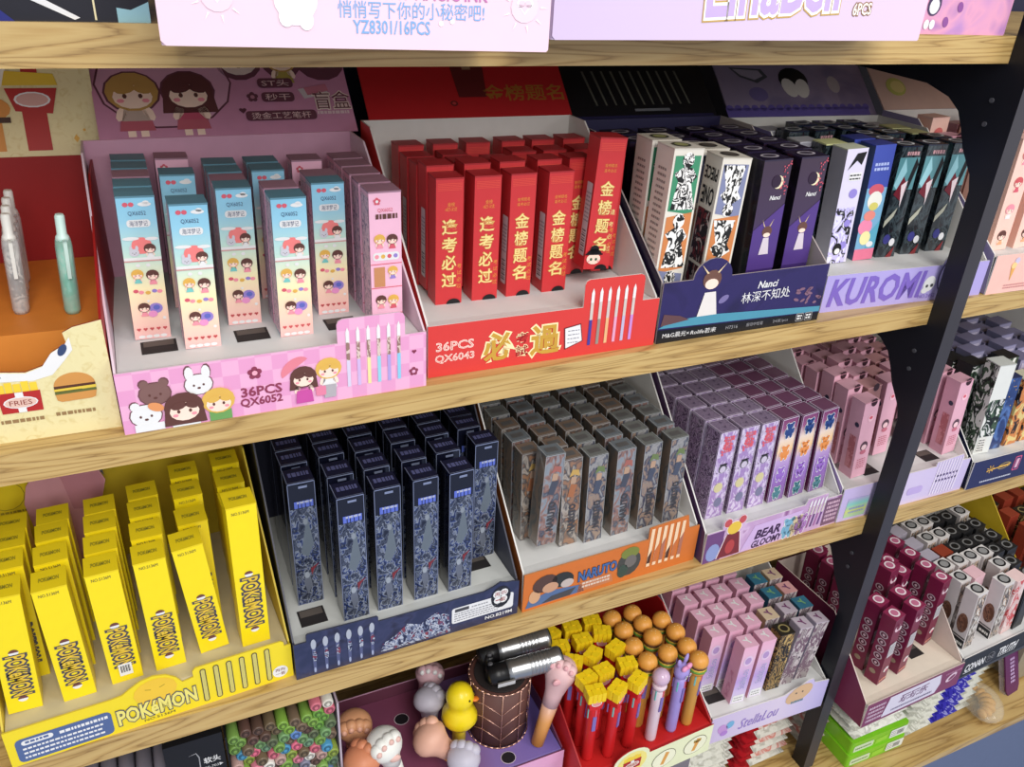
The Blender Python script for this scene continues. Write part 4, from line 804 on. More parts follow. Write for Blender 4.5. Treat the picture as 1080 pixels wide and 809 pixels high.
put_boxes(L_, Z2 + .037, 'peach tray', 'pen boxes in the peach tray', -.043)
# ------------------------------------------------------------------ lower middle shelf
yf = M((240, 216, 40), .4, .03, coat=.1)
def hump(L, h):
    # plain rounded rise in the middle, then a square tab for the pens
    return [(0, 0), (L, 0), (L, h), (.1985, h), (.1985, .039), (.1965, .041), (.131, .041), (.1285, .0385), (.1285, .0325), (.1205, .031), (.1165, .038), (.110, .0435), (.101, .046), (.092, .0445), (.084, .040), (.078, .036), (.07, h), (0, h)]
ydraw = M((166, 146, 40), .5)
def a_yel(f):
    f.rr(.0055, .0022, .0685, .0255, .004, M((84, 104, 150), .5), 1); f.rr(.0095, .0185, .030, .0232, .0022, white, 2); f.lines(.012, .0195, .028, .0225, 1, M((84, 104, 150), .5), 3, .7)
    f.lines(.034, .018, .066, .0235, 1, white, 2, .5); f.lines(.0095, .0045, .062, .0175, 3, white, 2, .42)
    f.ot('POKéMON', .1005, .0155, .056, .0145, M((236, 224, 120), .4), M((84, 84, 96), .5), 3, 1, .05, .03); f.t('NO.5136M', .1005, .0042, .022, .0026, ydk, 1)
    f.e(.101, .031, .0155, .0125, M((238, 196, 60), .5), 1)
    for a in (-1, 1): f.p([(.101 + a * .003, .034), (.101 + a * .007, .0355), (.101 + a * .007, .0348), (.101 + a * .003, .0333)], ydraw, 2)
    for k in range(6): f.rr(.1335 + .0098 * k, .0035, .1378 + .0098 * k, .0385, .002, ydk, 2); f.rr(.1342 + .0098 * k, .0042, .1371 + .0098 * k, .0378, .0015, M((206, 196, 110), .5), 3)
    f.e(.1935, .0095, .0062, .0062, white, 1); f.t('再购', .1935, .0115, .008, .0034, M((120, 50, 40), .5), 2); f.t('一套', .1935, .0072, .008, .0034, M((120, 50, 40), .5), 2)
T = tray('bright yellow display tray with outlined lettering, left end', (-.143, -.0016), 3.26, Z3, .2038, .175, .0352, .033, .150, yf, yf, M((214, 190, 60), .5), M((196, 184, 150), .6), a_yel, hump(.2038, .0352), None, (.004, .125), backm=M((190, 166, 40), .5), insy=.014)
yl = [(0, -.123, [.028, .059, .084, .105], .06), (1, -.0945, [.027, .0567, .0838, .1062], -.01), (2, -.0618, [.0313, .0567, .0836, .1073], -.01), (3, -.0305, [.0333, .0624, .091, .116], -.01), (4, .0025, [.0684, .1053, .1356], .0), (5, .0365, [.0806, .1109, .1426], .0)]
L_ = []
for c, x, ys, ln in yl:
    for r, y in enumerate(ys): L_.append(('yellowbar' if (c, r) == (2, 0) else 'yellow', c, x, y, dict(lean=ln if r == 0 else ln * .4, group=None if (c, r) == (2, 0) else 'yellow pen boxes')))
L_.append(('yellowtall', 5, .0365, .034, dict(lean=.01, group=None)))
L_.append(('yellow', 4, -.0042, .0392, dict(lean=-.075, word='left-leaning bright yellow pen box')))
put_boxes(L_, Z3 + .033, 'yellow tray', 'yellow pen boxes', .05)
# pink folded card and yellow sheet behind the yellow tray
mb = MB(); pkm = M((206, 150, 160), .5, .05)
mb.prism([(.004, 0), (.044, 0), (.05, .066), (.058, .092), (.05, .118), (.012, .116), (.0, .100), (-.004, .084)], lambda a, c, q: (a, q, c), 0, .0014, pkm); f = front(mb)
f.p([(.03, .07), (.05, .066), (.057, .092), (.05, .117), (.022, .1165), (.026, .1)], M((190, 130, 142), .5), 1)
f.p([(.052, .108), (.057, .106), (.058, .097)], dgrey, 2)
o = mb.build('folded_card', None, (-.1165, .1585, Z3 + .0335), (-.02, 0, .05)); tag(o, 'dusty pink folded card tucked behind the yellow pen boxes', 'card')
mb = MB(); mb.box(0, 0, 0, .068, .002, .148, M((236, 212, 40), .4)); f = front(mb); f.e(.05, .122, .014, .014, ydraw, 1); f.e(.05, .122, .0134, .0134, M((236, 212, 40), .4), 2); f.lines(.03, .104, .066, .109, 1, ydraw, 2)
o = mb.build('card_sheet', None, (-.184, .163, Z3 + .0005), (-.06, 0, 0)); tag(o, 'yellow outline-printed card sheet behind pen boxes at far left', 'card')
# dark blue hologram tray
unav = art('deep_blue_front', [(34, 38, 66), (42, 48, 80), (54, 58, 92), (36, 36, 60)], 45, 3, (1, 1, 1), .3, mode='LINEAR', coat=.2)
ucrowd = art('hero_crowd', [(40, 44, 72), (110, 120, 150), (180, 186, 200), (50, 54, 90), (140, 60, 70), (90, 100, 140)], 190, 6, (1, 1, .8), .3, lo=.34, hi=.68)
def a_ultra(f):
    for k in range(6):
        u = .0158 + .0098 * k
        f.p([(u - .0012, .003), (u + .0012, .003), (u + .0016, .036), (u, .041), (u - .0016, .036)], M((86, 92, 130), .4), 2); f.e(u, .0345, .0022, .0055, M((170, 176, 190), .4), 3); f.e(u + .0004, .021, .0018, .006, ucrowd, 3); f.e(u, .006, .0009, .003, M((160, 170, 200), .4), 3, n=8)
    P = [(.072, .003), (.136, .003), (.134, .024), (.122, .030), (.108, .022), (.096, .027), (.086, .018), (.074, .012)]; f.p(P, ucrowd, 1)
    f.rr(.1372, .0105, .1972, .0282, .0022, M((226, 226, 228), .5), 1); f.r(.140, .0232, .1535, .0268, dgrey, 2); f.lines(.1395, .012, .182, .0225, 4, grey, 2, .45); f.lines(.156, .0232, .172, .0268, 1, grey, 2)
    f.e(.1845, .0265, .0098, .0125, M((34, 36, 46), .5), 2)
    for a, b, ch in ((-.003, .003, '再'), (.0035, .0035, '购'), (-.002, -.004, '一'), (.003, -.004, '套')): f.e(.1838 + a, .0275 + b, .0042, .0042, white, 3, n=10); f.t(ch, .1838 + a, .0275 + b, .0054, .0048 if ch != '一' else .001, M((150, 50, 50), .5), 4)
    f.t('NO.8219M', .183, .0062, .0265, .0036, white, 2, 0, .02)
def out_ultra(L, h): return [(0, 0), (L, 0), (L, h), (.196, h + .002), (.19, .041), (.1835, .0435), (.177, .040), (.168, h - .001), (.0708, h), (.0708, .0432), (.0695, .0445), (.0118, .0465), (.0105, .0452), (.0105, h), (0, h)]
tray('dark blue display tray with pen tab and torn right edge', (.0617, .0037), 1.18, Z3, .2025, .182, .0385, .0345, .168, unav, M((26, 28, 44), .4), M((60, 62, 76), .5), M((206, 208, 204), .6), a_ultra, out_ultra(.2025, .0385), None, (.004, .115), slots=[(.0225, .031), (.178, .042)], backm=M((40, 42, 60), .5), insy=.014)
ux = [.0858, .1172, .1475, .18, .211, .2425]
L_ = []
for c, ys in enumerate(((.0625, .0905, .1135, .139), (.0305, .0615, .0935, .116, .141), (.0318, .062, .0902, .116, .141), (.0332, .063, .093, .118, .142), (.0325, .065, .0935, .1165, .141), (.066, .0955, .117, .141))):
    for y in ys: L_.append(('holo', c, ux[c] + (.005 if c == 5 and y < .07 else 0), y, dict(lean=-.004)))
put_boxes(L_, Z3 + .0345, 'dark blue tray', 'hologram pen boxes in the dark blue tray', .02)
mb = MB(); mb.prism([(-.012, 0), (.006, -.001), (.016, .006), (.010, .010), (-.010, .006)], lambda a, c, q: (a, c, q), 0, .0006, black)
# orange ninja tray
orf = M((204, 112, 48), .45, .06)
def a_naruto(f):
    f.p([(.003, .003), (.066, .004), (.062, .013), (.03, .017), (.006, .012)], M((84, 108, 150), .5), 1)
    f.e(.022, .0275, .013, .010, M((84, 60, 54), .5), 2, 10); f.e(.041, .026, .012, .009, M((48, 50, 50), .5), 2, -15); f.e(.028, .021, .0085, .006, M((196, 150, 120), .5), 3); f.e(.046, .0205, .007, .005, M((190, 176, 170), .5), 3); f.p([(.02, .004), (.05, .004), (.056, .012), (.03, .010)], dgrey, 3); f.e(.012, .015, .006, .008, M((206, 160, 120), .5), 2)
    f.ot('NARUTO', .079, .024, .042, .0115, M((70, 104, 160), .5), M((44, 50, 70), .5), 3, 2, .04, .03); f.lines(.063, .0075, .094, .0155, 2, M((216, 196, 180), .5), 2, .6); f.p([(.058, .004), (.098, .005), (.095, .016), (.06, .015)], M((190, 120, 80), .5), 1)
    f.e(.1145, .022, .0135, .0155, M((70, 70, 66), .5), 1); f.e(.1145, .0345, .0105, .007, M((120, 128, 60), .5), 2); f.e(.116, .024, .007, .0075, M((110, 104, 100), .5), 3); f.e(.108, .014, .006, .008, M((60, 76, 66), .5), 3)
    for k in range(6):
        u = .1378 + .0073 * k; f.p([(u - .0022, .010), (u + .0018, .010), (u + .0026, .056), (u - .0012, .056)], M((238, 206, 170), .5), 2); f.p([(u - .002, .014), (u + .0018, .014), (u + .0024, .030 + .006 * (k % 3)), (u - .0016, .022 + .006 * (k % 3))], (M((80, 50, 36), .5), M((196, 110, 60), .5), M((170, 110, 90), .5))[k % 3], 3)
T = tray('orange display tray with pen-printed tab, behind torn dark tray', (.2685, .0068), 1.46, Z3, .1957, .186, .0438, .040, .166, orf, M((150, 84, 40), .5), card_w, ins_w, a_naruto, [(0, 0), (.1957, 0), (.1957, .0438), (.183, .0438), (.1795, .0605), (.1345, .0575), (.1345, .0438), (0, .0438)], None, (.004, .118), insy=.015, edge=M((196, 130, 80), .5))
L_ = []; nk = ['ninja_grey', 'ninja_brown', 'ninja_blue', 'ninja_grey']
ncx = [.2935, .3205, .3495, .3795, .4085, .4385]; nry = [.0415, .066, .0895, .113, .1375, .161]
for c in range(6):
    for r in range(6):
        if (c, r) == (0, 0): continue
        k = ('ninja_grey', 'ninja_brown', 'ninja_grey', 'ninja_blue', 'ninja_grey', 'ninja_grey')[c] if r == 0 else nk[(c * 5 + r * 3 + (c * r) % 3) % 4]
        if (c, r) == (0, 1): k = 'ninja_brown'
        L_.append((k, c, ncx[c] + (.004 if (c, r) == (1, 0) else 0), nry[r] + (.003 if (c, r) == (1, 0) else 0), dict(lean=-.035, lift=.0)))
L_.append(('ninja_blue', 0, .3035, .0395, dict(lean=.03, lift=.012, word='tall clear-sleeved ninja print pen box')))
put_boxes(L_, Z3 + .040, 'orange tray', 'ninja print pen boxes in the orange tray', .025)
# purple toy-bear tray
bf = art('bear_front', [(176, 130, 176), (196, 160, 200), (214, 184, 216), (150, 100, 150)], 26, 3, (1, 1, 1), .35, mode='LINEAR')
def a_bear(f):
    f.p([(0, 0), (.022, 0), (.022, .037), (0, .037)], M((110, 70, 120), .4), 0); f.e(.011, .012, .0085, .011, M((140, 150, 196), .5), 1)
    mr, wl = M((120, 44, 50), .5), M((240, 220, 226), .5)
    for k, m1, m2 in ((1.14, wl, wl), (1, M((190, 80, 86), .5), mr)):
        for q in (-1, 1): f.e(.0335 + q * .0092, .0455, .0048 * k, .005 * k, m1, 2 if k > 1 else 4)
        f.e(.0335, .0375, .0088 * k, .0078 * k, M((226, 190, 70), .5) if k == 1 else wl, 3 if k > 1 else 5); f.p([(.0255 - .001 * (k > 1), .031), (.0415 + .001 * (k > 1), .031), (.047 + .0012 * (k > 1), .002), (.0175 - .0012 * (k > 1), .002)], m2, 2 if k > 1 else 4)
    f.e(.032, .014, .006, .009, M((176, 66, 66), .5), 6)
    f.p([(.048, .001), (.116, .001), (.128, .033), (.062, .031)], M((206, 176, 220), .4), 1); f.t('BEAR', .083, .0185, .033, .0105, M((60, 34, 70), .4), 3, 1, .035, .25); f.t('GLOOMY', .083, .0062, .040, .0085, M((60, 34, 70), .4), 3, 1, .03, .2)
    for u, c in ((.1105, (120, 170, 196)), (.1215, (206, 186, 150)), (.128, (170, 120, 180))): toy(f, u, .0155, .0095, M(c, .4), 3)
    pen_set(f, .1335, .0052, .006, .043, [(120, 70, 110), (150, 90, 140), (90, 60, 110), (170, 110, 160), (110, 70, 130)], .0012, .12)
    f.p([(.160, .002), (.182, .002), (.182, .036), (.160, .036)], M((120, 86, 112), .4), 2); f.lines(.1625, .006, .18, .034, 5, M((206, 170, 190), .5), 4, .6)
def out_bear(L, h):
    P = [(0, 0), (L, 0), (L, h), (.161, h), (.160, .0455), (.132, .0445), (.130, h)]
    P += [(.0475, h), (.0485, .042), (.0482, .0475), (.0455, .051), (.0405, .0512), (.0375, .0478), (.0335, .0468), (.0295, .0478), (.0265, .0512), (.0215, .051), (.0185, .0475), (.0185, .042), (.0195, h), (0, h)]
    return P
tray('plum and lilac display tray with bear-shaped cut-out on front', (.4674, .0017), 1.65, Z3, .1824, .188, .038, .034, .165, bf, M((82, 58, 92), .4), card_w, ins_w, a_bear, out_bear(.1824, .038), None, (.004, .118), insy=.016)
L_ = []
for c in range(6):
    for r in range(6):
        L_.append(('toybearA' if c < 3 else 'toybearB', c, (.4935, .5195, .544, .5695, .5955, .6225)[c] - .0006 * r, .0385 + .0253 * r, dict(lean=-.016 * c, rz=rnd.uniform(-.012, .012))))
put_boxes(L_, Z3 + .034, 'plum tray', 'purple toy-bear pen boxes in the plum tray', .03)
# pale lilac tray behind the post
llf = grad('lilac_foil', [(0, (196, 180, 224)), (.5, (214, 200, 232)), (1, (200, 186, 226))], 0, .2, .35, .2, 0)
def a_lil(f):
    f.p([(.0085, .004), (.039, .003), (.041, .029), (.0095, .030)], grad('holo_foil', [(0, (150, 206, 190)), (.4, (206, 214, 130)), (.7, (140, 206, 196)), (1, (190, 170, 220))], .0, .03, .25, .3), 1); f.lines(.014, .008, .036, .018, 2, M((140, 150, 190), .5), 2, .5)
    for k in range(9): f.p([(.1385 + .0045 * k, .004), (.1405 + .0045 * k, .004), (.1425 + .0045 * k, .05), (.1405 + .0045 * k, .05)], M((232, 222, 240), .4), 2)
    for k in range(7):
        for j in (0, 1): f.e(.1435 + .005 * k, .030 - .007 * j, .0014, .0018, M((70, 56, 100), .5), 3, n=6)
    f.rr(.1, .012, .124, .022, .004, M((190, 170, 222), .4), 1)
tray('pale lilac foil display tray passing behind the black post', (.6507, .0059), -.83, Z3, .1918, .18, .044, .040, .155, llf, M((160, 140, 190), .45), card_w, ins_w, a_lil, [(0, 0), (.1918, 0), (.1918, .044), (.178, .044), (.1775, .0525), (.1365, .0495), (.136, .044), (0, .044)], None, (.004, .13), slots=[(.058, .028), (.150, .026)], insy=.016)
lx = [.678, .7075, .7365, .766, .7925, .8215]; ly = [.034, .0595, .0815, .106, .1295, .1515]
L_ = []
for c, rows in enumerate((range(6), (1, 2, 3, 4, 5), (1, 2, 3, 4, 5), (2, 3, 4, 5), (1, 3, 4, 5), (0, 1, 3, 4))):
    for r in rows: L_.append(('rosedark' if (c * 7 + r * 3) % 5 == 0 and c in (1, 2, 3, 4) else 'pinkdot', c, lx[c], ly[r], dict(lean=-.1 if c < 5 else -.09, lift=(.0, .004, .009, .002)[(c * 3 + r * 5) % 4] if r else 0)))
put_boxes(L_, Z3 + .040, 'pale lilac tray', 'pink pen boxes in the pale lilac tray', -.015)
# navy and gold tray
def a_nv2(f):
    for k in range(7): a = PI * 2 * k / 7; f.p([(.032, .023), (.032 + .0065 * math.cos(a), .023 + .0055 * math.sin(a)), (.032 + .0065 * math.cos(a + .25), .023 + .0055 * math.sin(a + .25))], gold, 2)
    f.p([(.026, .0205), (.066, .0245), (.066, .0258), (.026, .022)], gold, 3); f.e(.055, .0235, .0105, .0045, M((170, 150, 90), .5), 1, 8); f.e(.055, .0235, .009, .0034, M((36, 42, 84), .45), 2, 8); f.lines(.046, .021, .064, .026, 1, gold, 4, .6)
    f.lines(.02, .0055, .074, .0078, 1, M((196, 200, 216), .5), 2, .9); f.rr(.0725, .012, .0835, .0325, .0015, M((206, 90, 130), .5), 1); f.rr(.0738, .0135, .0822, .031, .001, M((60, 50, 100), .5), 2); f.rr(.0755, .0155, .0805, .029, .001, M((220, 170, 190), .5), 3)
tray('dark navy display tray with gold flourish, right bay', (.8469, -.0012), -.88, Z3, .20, .185, .039, .036, .16, M((40, 46, 88), .45), M((24, 28, 56), .4), card_w, ins_w, a_nv2, None, None, (.004, .12), insy=.014)
L_ = [('jungle', 0, .8705, .0245, dict(lean=-.05, rz=-.15)), ('starblue', 1, .893, .0265, dict(lean=-.06, rz=-.12)), ('sunmanga', 2, .925, .027, dict(lean=-.04)), ('sunmanga', 3, .954, .028, dict(lean=-.03, word='orange and cream print pen box at right'))]
nx2 = [.866, .894, .922, .951, .98, 1.01]
for c in range(6):
    for r in range(1, 6):
        if (c, r) in ((0, 3), (4, 1)): continue
        k = 'blackgreen' if (r == 1 and c < 3) or (c == 0 and r == 2) else 'greyblue'
        L_.append((k, c, nx2[c], .030 + .0255 * r, dict(lean=-.06, lift=.006 * ((c + r) % 2))))
put_boxes(L_, Z3 + .036, 'navy gold tray', 'pen boxes in the navy and gold tray', -.02)
# ------------------------------------------------------------------ bottom level
BEFORE = set(o.name for o in COL.objects)
ZT = .685
rins = M((190, 30, 30), .5, .05)
# fast-food pens tray
ff = M((232, 236, 196), .55)
def a_fries(f):
    for u in (.098, .139):
        f.e(u, .0205, .0155, .013, M((110, 106, 84), .5), 1, 8, 20); f.e(u, .0205, .0148, .0123, M((240, 240, 210), .5), 2, 8, 20)
        f.p([(u - .004, .012), (u + .0005, .0115), (u + .006, .028), (u + .001, .030)], M((220, 160, 80), .5), 3)
    draw_burger(f, .141, .0265, .005); draw_fries(f, .0555, .038, .0105); f.e(.0555, .036, .0185, .0165, M((240, 226, 130), .5), 0); f.lines(.012, .006, .08, .016, 2, M((150, 146, 110), .5), 1)
FT = (.3195, -.0575); FA = math.radians(2.2)
tray('cream-fronted red tray holding fast-food multi-colour pens', FT, 2.2, ZT, .1605, .158, .041, .0395, .120, ff, M((196, 34, 34), .5), M((170, 26, 28), .5), rins, a_fries, bump(.1605, .041, .055, .022, .056), None, (.004, .11), backm=M((150, 24, 26), .5), insy=.006)
clipm = M((214, 38, 36), .35)
def mp_body(root, m, clip, win=True):
    mb = MB(); mb.lathe([(.0052, 0), (.0060, .003), (.0060, .052), (.0062, .053), (.0062, .072), (.0052, .078)], m, 14); mb.build('barrel', root)
    mb = MB(); mb.box(-.0019, -.0068, .046, .0019, -.0056, .066, M((110, 96, 170), .4), front=M((126, 110, 180), .35)); mb.build('window', root)
    mb = MB(); mb.box(.006, -.0012, .04, .0074, .0012, .07, clip); mb.box(.0045, -.0012, .0685, .0074, .0012, .07, clip); mb.build('clip', root)
    mb = MB()
    for k in range(4): a = .9 + k * 1.3; mb.box(.006 * math.cos(a) - .0007, .006 * math.sin(a) - .0007, .062, .006 * math.cos(a) + .0007, .006 * math.sin(a) + .0007, .0745, (gold, lilacc, aqua, rose)[k])
    mb.build('colour_sliders', root)
def mk_fries():
    root = thing('fries_pen', '', 'pen'); mp_body(root, M((206, 34, 36), .35), clipm)
    mb = MB(); mb.prism([(-.0064, 0), (.0064, 0), (.0090, .015), (-.0090, .015)], lambda a, c, q: (a, q, c + .076), -.0062, .0062, M((206, 30, 34), .35)); f = front(mb, -.0062, 0, .076); f.e(0, .0085, .0054, .0038, white, 1); f.e(0, .0085, .0046, .003, M((224, 150, 150), .5), 2); mb.build('carton_cup', root)
    mb = MB(); yy = M((240, 206, 30), .4)
    for k in range(4):
        for j in range(2): mb.rbox(-.0094 + .0047 * k, -.0069 + .0069 * j, .086, -.00468 + .0047 * k, -.0001 + .0069 * j, .0972 + .0006 * ((k + j) % 2), .0009, yy, seg=2)
    mb.build('fries', root); return root
def mk_burger():
    root = thing('burger_pen', '', 'pen'); mp_body(root, M((206, 150, 66), .4), M((200, 140, 60), .4))
    mb = MB(); mb.lathe([(.0055, .076), (.0088, .0775), (.0092, .081)], M((206, 140, 62), .4), 16); mb.build('bun_bottom', root)
    mb = MB(); mb.lathe([(.0098, .081), (.0102, .0822), (.0098, .0834)], M((96, 150, 60), .4), 12); mb.build('lettuce', root)
    mb = MB(); mb.lathe([(.0093, .0834), (.0096, .0845), (.0093, .0856)], M((236, 200, 80), .4), 12); mb.build('cheese', root)
    mb = MB(); mb.lathe([(.0094, .0856), (.0099, .0872), (.0094, .0888)], M((96, 62, 40), .4), 14); mb.build('patty', root)
    mb = MB(); mb.lathe([(.0098, .0888), (.0104, .0915), (.0096, .0955), (.0074, .0985), (.004, .1003), (.0006, .1008)], M((222, 156, 70), .38), 16)
    for k in range(9): a = k * 2.4; r = .0018 + .0007 * k; mb.ball((r * math.cos(a), r * math.sin(a), .1008 - r * r * 60), .0005, .0005, .0004, cream, 6, 4)
    mb.build('bun_top', root); return root
rowname = ['front', 'second', 'third', 'fourth', 'back']
fr = [(0, 0, .3336, -.0317), (0, 1, .3336, -.014), (0, 2, .332, .0102), (0, 3, .3281, .0328), (0, 4, .3267, .0511), (1, 0, .3552, -.0366), (1, 1, .3541, -.0115), (1, 2, .3545, .0108), (1, 3, .3541, .0324), (1, 4, .3518, .0515), (2, 0, .3798, -.0344), (2, 1, .3808, -.0128), (2, 2, .3806, .0101), (2, 3, .379, .0347), (2, 4, .3762, .0523)]
for c, r, x, y in fr: spawn('fries', mk_fries, (x, y - .002, ZT + .0395), rnd.uniform(-.7, .7), 0, 0, 'red multi-colour pen topped with yellow fries, %s row, %s of the three fries columns' % (rowname[r], ('left', 'middle', 'right')[c]), 'fries pens in the red tray')
bu = [(0, 1, .4034, -.0143), (0, 2, .4006, .0081), (0, 3, .4029, .0314), (0, 4, .4001, .0514), (1, 1, .4289, -.0128), (1, 2, .4266, .0119), (1, 3, .4272, .0324), (1, 4, .425, .0503), (2, 0, .4538, -.0323), (2, 1, .453, -.0125), (2, 2, .4538, .0094), (2, 3, .4495, .03)]
for c, r, x, y in bu: spawn('burger', mk_burger, (x, y - .004, ZT + .0395), rnd.uniform(-.6, .6), 0, 0, 'tan multi-colour pen with burger top, %s row, %s of the three burger columns' % (rowname[r], ('left', 'middle', 'right')[c]), 'burger pens in the red tray')
root = thing('ball_top_pen', 'pale pink multi-colour pen topped with a glossy lilac ball', 'pen', (.4068, -.0385, ZT + .0395), .2)
mp_body(root, M((228, 206, 216), .35), M((232, 214, 222), .35)); mb = MB(); mb.lathe([(.0062, .074), (.0078, .078), (.0070, .0815)], M((226, 206, 218), .35), 14); mb.build('collar', root)
mb = MB(); mb.ball((0, 0, .0895), .0092, .0092, .0092, M((206, 176, 202), .2, coat=.5), 18, 12); mb.build('ball', root)
root = thing('bow_top_pen', 'lavender multi-colour pen with eared topper and pink bow', 'pen', (.4335, -.0370, ZT + .0395), .3)
vm = M((164, 148, 214), .4); mp_body(root, vm, vm)
mb = MB(); mb.ball((0, 0, .0855), .0088, .008, .0098, vm, 16, 10); mb.build('topper', root)
for q in (-1, 1):
    mb = MB(); mb.ball((.0055 * q, .001, .0985), .0028, .002, .0062, vm, 10, 8, Matrix.Rotation(.3 * q, 4, 'Y')); mb.build('ear', root)
mb = MB()
for q in (-1, 1): mb.ball((.0036 * q, -.005, .0945), .0042, .0026, .0032, M((226, 150, 190), .4), 10, 8)
mb.ball((0, -.0062, .0945), .0016, .0016, .0016, M((214, 120, 170), .4), 8, 6); mb.build('bow', root)['label'] = 'pink bow'
mb = MB(); f = front(mb, -.0083, 0, 0); f.e(-.003, .085, .0018, .0024, white, 1); f.e(.003, .085, .0018, .0024, white, 1); f.e(-.0028, .0848, .0009, .0014, dk_blue, 2); f.e(.0028, .0848, .0009, .0014, dk_blue, 2); mb.build('eyes', root)
# lilac curly-lettered tray
slf = grad('candy_front', [(0, (206, 190, 224)), (.6, (222, 208, 230)), (1, (196, 186, 232))], 0, .15, .4, .1, 0)
def a_stella(f):
    f.t('StellaLou', .066, .018, .052, .0155, M((150, 126, 200), .4), 2, 3, .0, .3); f.e(.017, .018, .0065, .008, M((196, 150, 210), .4), 1, 30); f.e(.026, .022, .005, .006, M((120, 176, 214), .4), 1, -30); f.e(.0195, .011, .005, .004, M((176, 130, 206), .4), 2)
    f.e(.117, .036, .019, .0125, M((214, 178, 140), .5), 1, 25); f.lines(.108, .0215, .126, .0265, 1, M((90, 130, 150), .5), 2, .7)
    for u in (.112, .121): f.e(u, .0385, .0012, .0014, dgrey, 3, n=6)
def out_st(L, h): return [(0, 0), (L, 0), (L, h + .003), (.137, .046), (.133, .0535), (.126, .053), (.117, .0475), (.106, .0445), (.098, h + .001), (.096, h), (0, h)]
tray('pale lilac display tray with curly purple lettering, bottom level', (.483, -.0455), -2.3, ZT, .158, .155, .040, .038, .110, slf, M((190, 176, 206), .45), card_w, ins_w, a_stella, out_st(.158, .040), None, (.004, .13), slots=[(.0195, .030)], insy=.008)
st = {(0, 1): 'candy', (0, 2): 'candy', (0, 3): 'candy', (1, 0): 'candy', (1, 1): 'candy', (1, 2): 'candy', (1, 3): 'candy', (2, 0): 'candy', (2, 1): 'candy', (2, 2): 'candy', (2, 3): 'candy', (3, 0): 'blackgold', (3, 1): 'candybeige', (3, 2): 'candy', (3, 3): 'candy', (4, 0): 'candysilver', (4, 1): 'candysilver', (4, 2): 'candyteal', (4, 3): 'candyteal', (5, 0): 'candysilver', (5, 1): 'candyteal', (5, 2): 'candypeach', (5, 3): 'candybeige', (0, 4): 'candy', (1, 4): 'candy', (2, 4): 'candy', (3, 4): 'candy'}
sx = [.5025, .526, .550, .5755, .6015, .624]; sy = [-.0265, -.001, .025, .0505, .075]
put_boxes([(k, c, sx[c], sy[r], dict(lean=.12 if (c, r) in ((4, 0), (5, 0)) else .03)) for (c, r), k in st.items()], ZT + .038, 'curly-lettered tray', 'pen boxes in the curly-lettered tray', -.04)
# burgundy tray
buf = M((128, 62, 96), .45, .05)
def a_bur(f):
    f.p([(.030, .004), (.036, .034), (.120, .034), (.124, .018), (.119, .004)], M((216, 210, 226), .5), 1); f.t('玩玩乐', .078, .0225, .046, .0125, M((110, 70, 110), .5), 2, 0, .02, .3); f.lines(.044, .0075, .112, .0125, 1, M((110, 100, 130), .5), 2, .55)
    f.lines(.004, .005, .03, .032, 4, M((206, 176, 196), .5), 1, .55); f.e(.142, .0205, .0095, .0052, M((226, 200, 216), .5), 1, 30); f.e(.143, .02, .006, .003, buf, 2, 30); f.lines(.130, .026, .158, .0335, 1, M((176, 120, 150), .5), 1)
tray('burgundy display tray with slanted white banner, right of the post', (.661, -.094), 1.5, ZT, .160, .170, .0365, .033, .112, buf, M((110, 34, 66), .45), M((206, 190, 180), .5), M((226, 214, 196), .6), a_bur, None, None, (.004, .075), slots=[(.118, .042)], insy=.012)
L_ = []
for c, ps in enumerate(((.0300, .0529, .0076), (-.0633, -.0403, .0566), (-.0602, -.0398, -.0166), (-.0115, .0073), (-.0384, -.0158, .0076, .0315))):
    for y in ps: L_.append(('burgundy', c, (.692, .6945, .7295, .7605, .797)[c], y, dict(lean=-.075, lift=.02 if (c, y) == (2, -.0166) else 0)))
put_boxes([(k, c, x, y, dict(o, rz=.16)) for k, c, x, y, o in L_], ZT + .033, 'burgundy tray', 'burgundy pen boxes', .03)
# black truth tray
def a_con(f):
    f.p([(.002, .001), (.17, .001), (.17, .008), (.002, .004)], M((70, 72, 80), .5), 1)
    f.t('CONAN', .0265, .0165, .036, .012, white, 2, 0, .03); f.r(.008, .008, .022, .0092, white, 2); f.e(.0555, .017, .0085, .0085, grey, 1); f.e(.0555, .017, .0078, .0078, black, 2); f.t('THE', .0555, .017, .012, .007, grey, 3); f.t('TRUTH', .0885, .0185, .036, .0125, white, 2, 0, .03, .15); f.r(.072, .0098, .106, .0105, white, 2); f.e(.132, .023, .006, .006, grey, 2); f.e(.132, .023, .0036, .0036, black, 3)
tray('black display tray with white capital lettering, bottom right', (.8255, -.086), 2.5, ZT, .158, .178, .0365, .034, .105, M((36, 38, 42), .4), M((26, 26, 30), .4), card_w, ins_w, a_con, None, None, (.004, .1), slots=[(.034, .030), (.083, .028)], insy=.012, edge=card_w)
cx = [.8345, .8588, .881, .9035, .9255, .949]; cy = [-.0625, -.039, -.0155, .0065, .031, .057]
cn = ['seal seal seal sealgrey sealgrey sealgrey', 'x sealpink seal sealred seal seal', 'seal x seal sealblack seal seal', 'sealrose seal seal sealblack sealblack sealblack', 'sealblack sealblack sealblack sealblack sealblack sealblack', 'x x sealblack sealblack sealblack seal']
L_ = []
for c, s in enumerate(cn):
    for r, k in enumerate(s.split()):
        if k != 'x': L_.append((k, c, cx[c], cy[r], dict(lean=-.13)))
put_boxes(L_, ZT + .034, 'black tray', 'pen boxes in the black tray', .04)
